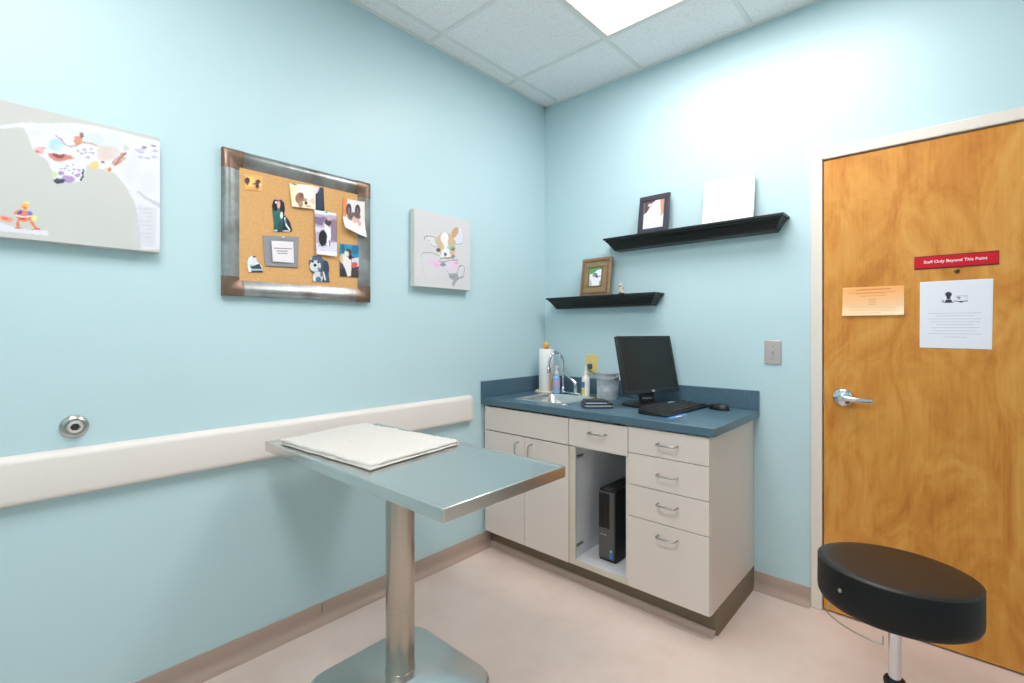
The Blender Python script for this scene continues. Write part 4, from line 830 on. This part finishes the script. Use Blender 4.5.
# pressed pyramid base
s_ = .249; cc_ = .08; outer = []
for k in range(4):
    a_ = R(90 * k); ca, sa = math.cos(a_), math.sin(a_)
    pts = [(s_, -.07), (s_, .07)] + [(s_ - cc_ + cc_ * math.cos(R(t_)), s_ - cc_ + cc_ * math.sin(R(t_))) for t_ in (0, 22.5, 45, 67.5, 90)]
    outer += [(x * ca - y * sa, x * sa + y * ca) for x, y in pts]
def ring_at(f_, z, inner=None):
    res = []
    for i, (x, y) in enumerate(outer):
        k, j = divmod(i, 7); a_ = R(90 * k); ca, sa = math.cos(a_), math.sin(a_); ir = .075
        if j < 2: u, v = ir, (-.03 if j == 0 else .03)
        else:
            tt = (j - 2) / 4; u, v = ir + (.03 - ir) * (tt), .03 + (ir - .03) * tt
        ix, iy = u * ca - v * sa, u * sa + v * ca
        res.append((x * f_ + ix * (1 - f_), y * f_ + iy * (1 - f_), z))
    return res
q = MB().loft([ring_at(1, .001), ring_at(1, .044), ring_at(.975, .052), ring_at(.5, .072), ring_at(0, .092)])
q.build('base', M['steel'], tb, local=True, smooth=12, bevel=.002)
MB().lathe([(.0507, .092), (.0535, .092), (.0535, .098), (.0507, .099)], n=40).build('pole_collar', M['polesteel'], tb, local=True)
# folded towel
tw = bpy.data.objects.new('folded_towel', None)
zt = th_ + .0006
cor = [(0.173, -1.875), (0.097, -1.475), (0.697, -1.414), (0.752, -1.834)]   # TLish order around
cor = [np.array(c) for c in cor]
nu, nv = 90, 70; G = {}
def towel_layer(zb, thk, shrink, seed, name):
    vs = []; fs = []
    cen = sum(cor) / 4
    cs_ = [cen + (c - cen) * shrink for c in cor]
    for j in range(nv + 1):
        for i in range(nu + 1):
            u, v = i / nu, j / nv
            p = cs_[0] * (1 - u) * (1 - v) + cs_[3] * u * (1 - v) + cs_[2] * u * v + cs_[1] * (1 - u) * v
            wob = .003 * mnoise.noise(Vector((p[0] * 60, p[1] * 60, seed + 9))) + .004 * mnoise.noise(Vector((p[0] * 14, p[1] * 14, seed)))
            d_ = p - cen; p = p + d_ / (np.linalg.norm(d_) + 1e-6) * wob
            edge = min(u, 1 - u, v, 1 - v); rise = min(1, edge / .03); rise = math.sqrt(max(0, 1 - (1 - rise) ** 2))
            hgt = thk * (.35 + .65 * rise) + .004 * mnoise.noise(Vector((p[0] * 9, p[1] * 9, seed + 3))) + .0036 * mnoise.noise(Vector((p[0] * 45, p[1] * 45, seed)))  + .0012 * mnoise.noise(Vector((p[0] * 130, p[1] * 130, seed)))
            vs.append((p[0], p[1], zb + max(hgt, .002)))
    n0 = len(vs); W = nu + 1
    for j in range(nv):
        for i in range(nu): k = j * W + i; fs.append((k, k + 1, k + W + 1, k + W))
    rim = [i for i in range(W)] + [j * W + nu for j in range(1, nv + 1)] + [nv * W + i for i in range(nu - 1, -1, -1)] + [j * W for j in range(nv - 1, 0, -1)]
    for k in rim: vs.append((vs[k][0], vs[k][1], zb))
    for a_ in range(len(rim)):
        b_ = (a_ + 1) % len(rim); fs.append((rim[b_], rim[a_], n0 + a_, n0 + b_))
    fs.append(tuple(n0 + i for i in range(len(rim))))
    return MB().add(vs, fs)
terry = mat('white_terry_cloth', (222, 216, 208), .95, bump=.8, bscale=300, bdist=.004)
COL.objects.link(tw); tw.location = (.44, -1.65, zt); tag(tw, 'folded white terry towel on the left half of the examination table', 'towel')
towel_layer(zt, .008, 1.0, 1, '').build('lower_fold', terry, tw, smooth=60)
towel_layer(zt + .0092, .009, .985, 5, '').build('upper_fold', terry, tw, smooth=60)

# ------------------------------------------------------------------ stool
sc = Vector((1.967, -.757, 0)); hs = .573; tl = R(-3.2)
st = thing('rolling_stool', 'round black vinyl swivel stool on a steel post by the door', 'stool', (sc.x, sc.y, 0))
MT = Matrix.Rotation(tl, 4, 'X')
def seatm(q): q.v = [tuple(Matrix.Translation((0, 0, hs)) @ MT @ Vector(p)) for p in q.v]; return q
rs_ = .2015
q = MB().lathe([(0, -.127), (.160, -.127), (.185, -.125), (.195, -.118), (.200, -.107), (rs_, -.094), (rs_, -.012), (rs_ - .001, -.007)], n=72); seat_side = seatm(q).build('seat', M['vinylside'], st, local=True, smooth=60)
q = MB().lathe([(rs_ - .002, -.0068), (rs_ - .003, -.0035), (rs_ - .008, .0), (.17, .002), (.08, .004), (0, .0042)], n=72); seatm(q).build('cushion_top', M['vinyl'], st, local=True, smooth=60)
q = MB(); q.tube([((rs_ - .0015) * math.cos(a), (rs_ - .0015) * math.sin(a), -.0055) for a in np.linspace(0, 2 * math.pi, 73)], .0022, 8); seatm(q).build('piping', M['vinyl'], st, local=True, smooth=60)
sa_ = math.atan2(-.166, -.118)
q = MB(); q.lathe([(0, 0), (.0065, 0), (.0060, .003), (.003, .005), (0, .0053)], n=18, axis='x', M=Matrix.Rotation(sa_, 3, 'Z')); q.v = [(p[0] + rs_ * math.cos(sa_), p[1] + rs_ * math.sin(sa_), p[2] - .058) for p in q.v]; seatm(q).build('stud', M['nickel'], st, local=True)
pz = hs - .129
MB().lathe([(0, .07), (.0165, .07), (.0165, pz - .012), (0, pz - .012)], n=32).build('post', M['chrome'], st, local=True)
MB().lathe([(0, pz - .014), (.07, pz - .014), (.07, pz - .004), (0, pz - .004)], n=32).build('seat_plate', M['dark'], st, local=True)
MB().lathe([(.0168, .205), (.027, .205), (.029, .212), (.029, .222), (.026, .228), (.0168, .228)], n=32).build('collar', M['dark'], st, local=True)
MB().lathe([(.0168, .09), (.024, .09), (.024, .2045), (.0168, .2045)], n=32).build('outer_column', M['chrome'], st, local=True)
q = MB(); RR = .193; zz = .418
pts = [(RR * math.cos(R(a)), RR * math.sin(R(a)), zz) for a in np.linspace(214, 266, 22)]
pts = [(pts[0][0] * .96, pts[0][1] * .9, pz - .002)] + [(pts[0][0], pts[0][1], zz + .012)] + pts + [(pts[-1][0], pts[-1][1] + .002, zz + .012), (pts[-1][0], pts[-1][1] + .006, pz - .004)]
q.tube(pts, .0022, 8).build('height_lever', M['nickel'], st, local=True, smooth=60)
MB().lathe([(0, .062), (.045, .062), (.045, .085), (.028, .095), (0, .095)], n=32).build('hub', M['chrome'], st, local=True)
for k in range(5):
    a_ = R(72 * k + 19); ca, sa = math.cos(a_), math.sin(a_)
    MB().tube([(.03 * ca, .03 * sa, .078), (.15 * ca, .15 * sa, .072), (.215 * ca, .215 * sa, .062)], .012, 12, rs=[.015, .013, .010]).build('leg', M['chrome'], st, local=True, smooth=60)
    cx1, cy1 = .215 * ca, .215 * sa
    cst = MB().lathe([(0, .046), (.016, .046), (.016, .054), (.006, .058), (.006, .07), (0, .07)], (cx1, cy1, 0), n=20).build('caster', M['dark'], st, local=True)
    for sg_ in (-1, 1):
        MB().lathe([(0, -.008), (.02, -.008), (.0225, -.005), (.0225, .005), (.02, .008), (0, .008)], (cx1 - sg_ * .011 * sa, cy1 + sg_ * .011 * ca, .0228), n=24, axis='x', M=Matrix.Rotation(a_ + math.pi / 2, 3, 'Z')).build('wheel', M['dark'], cst, local=True)
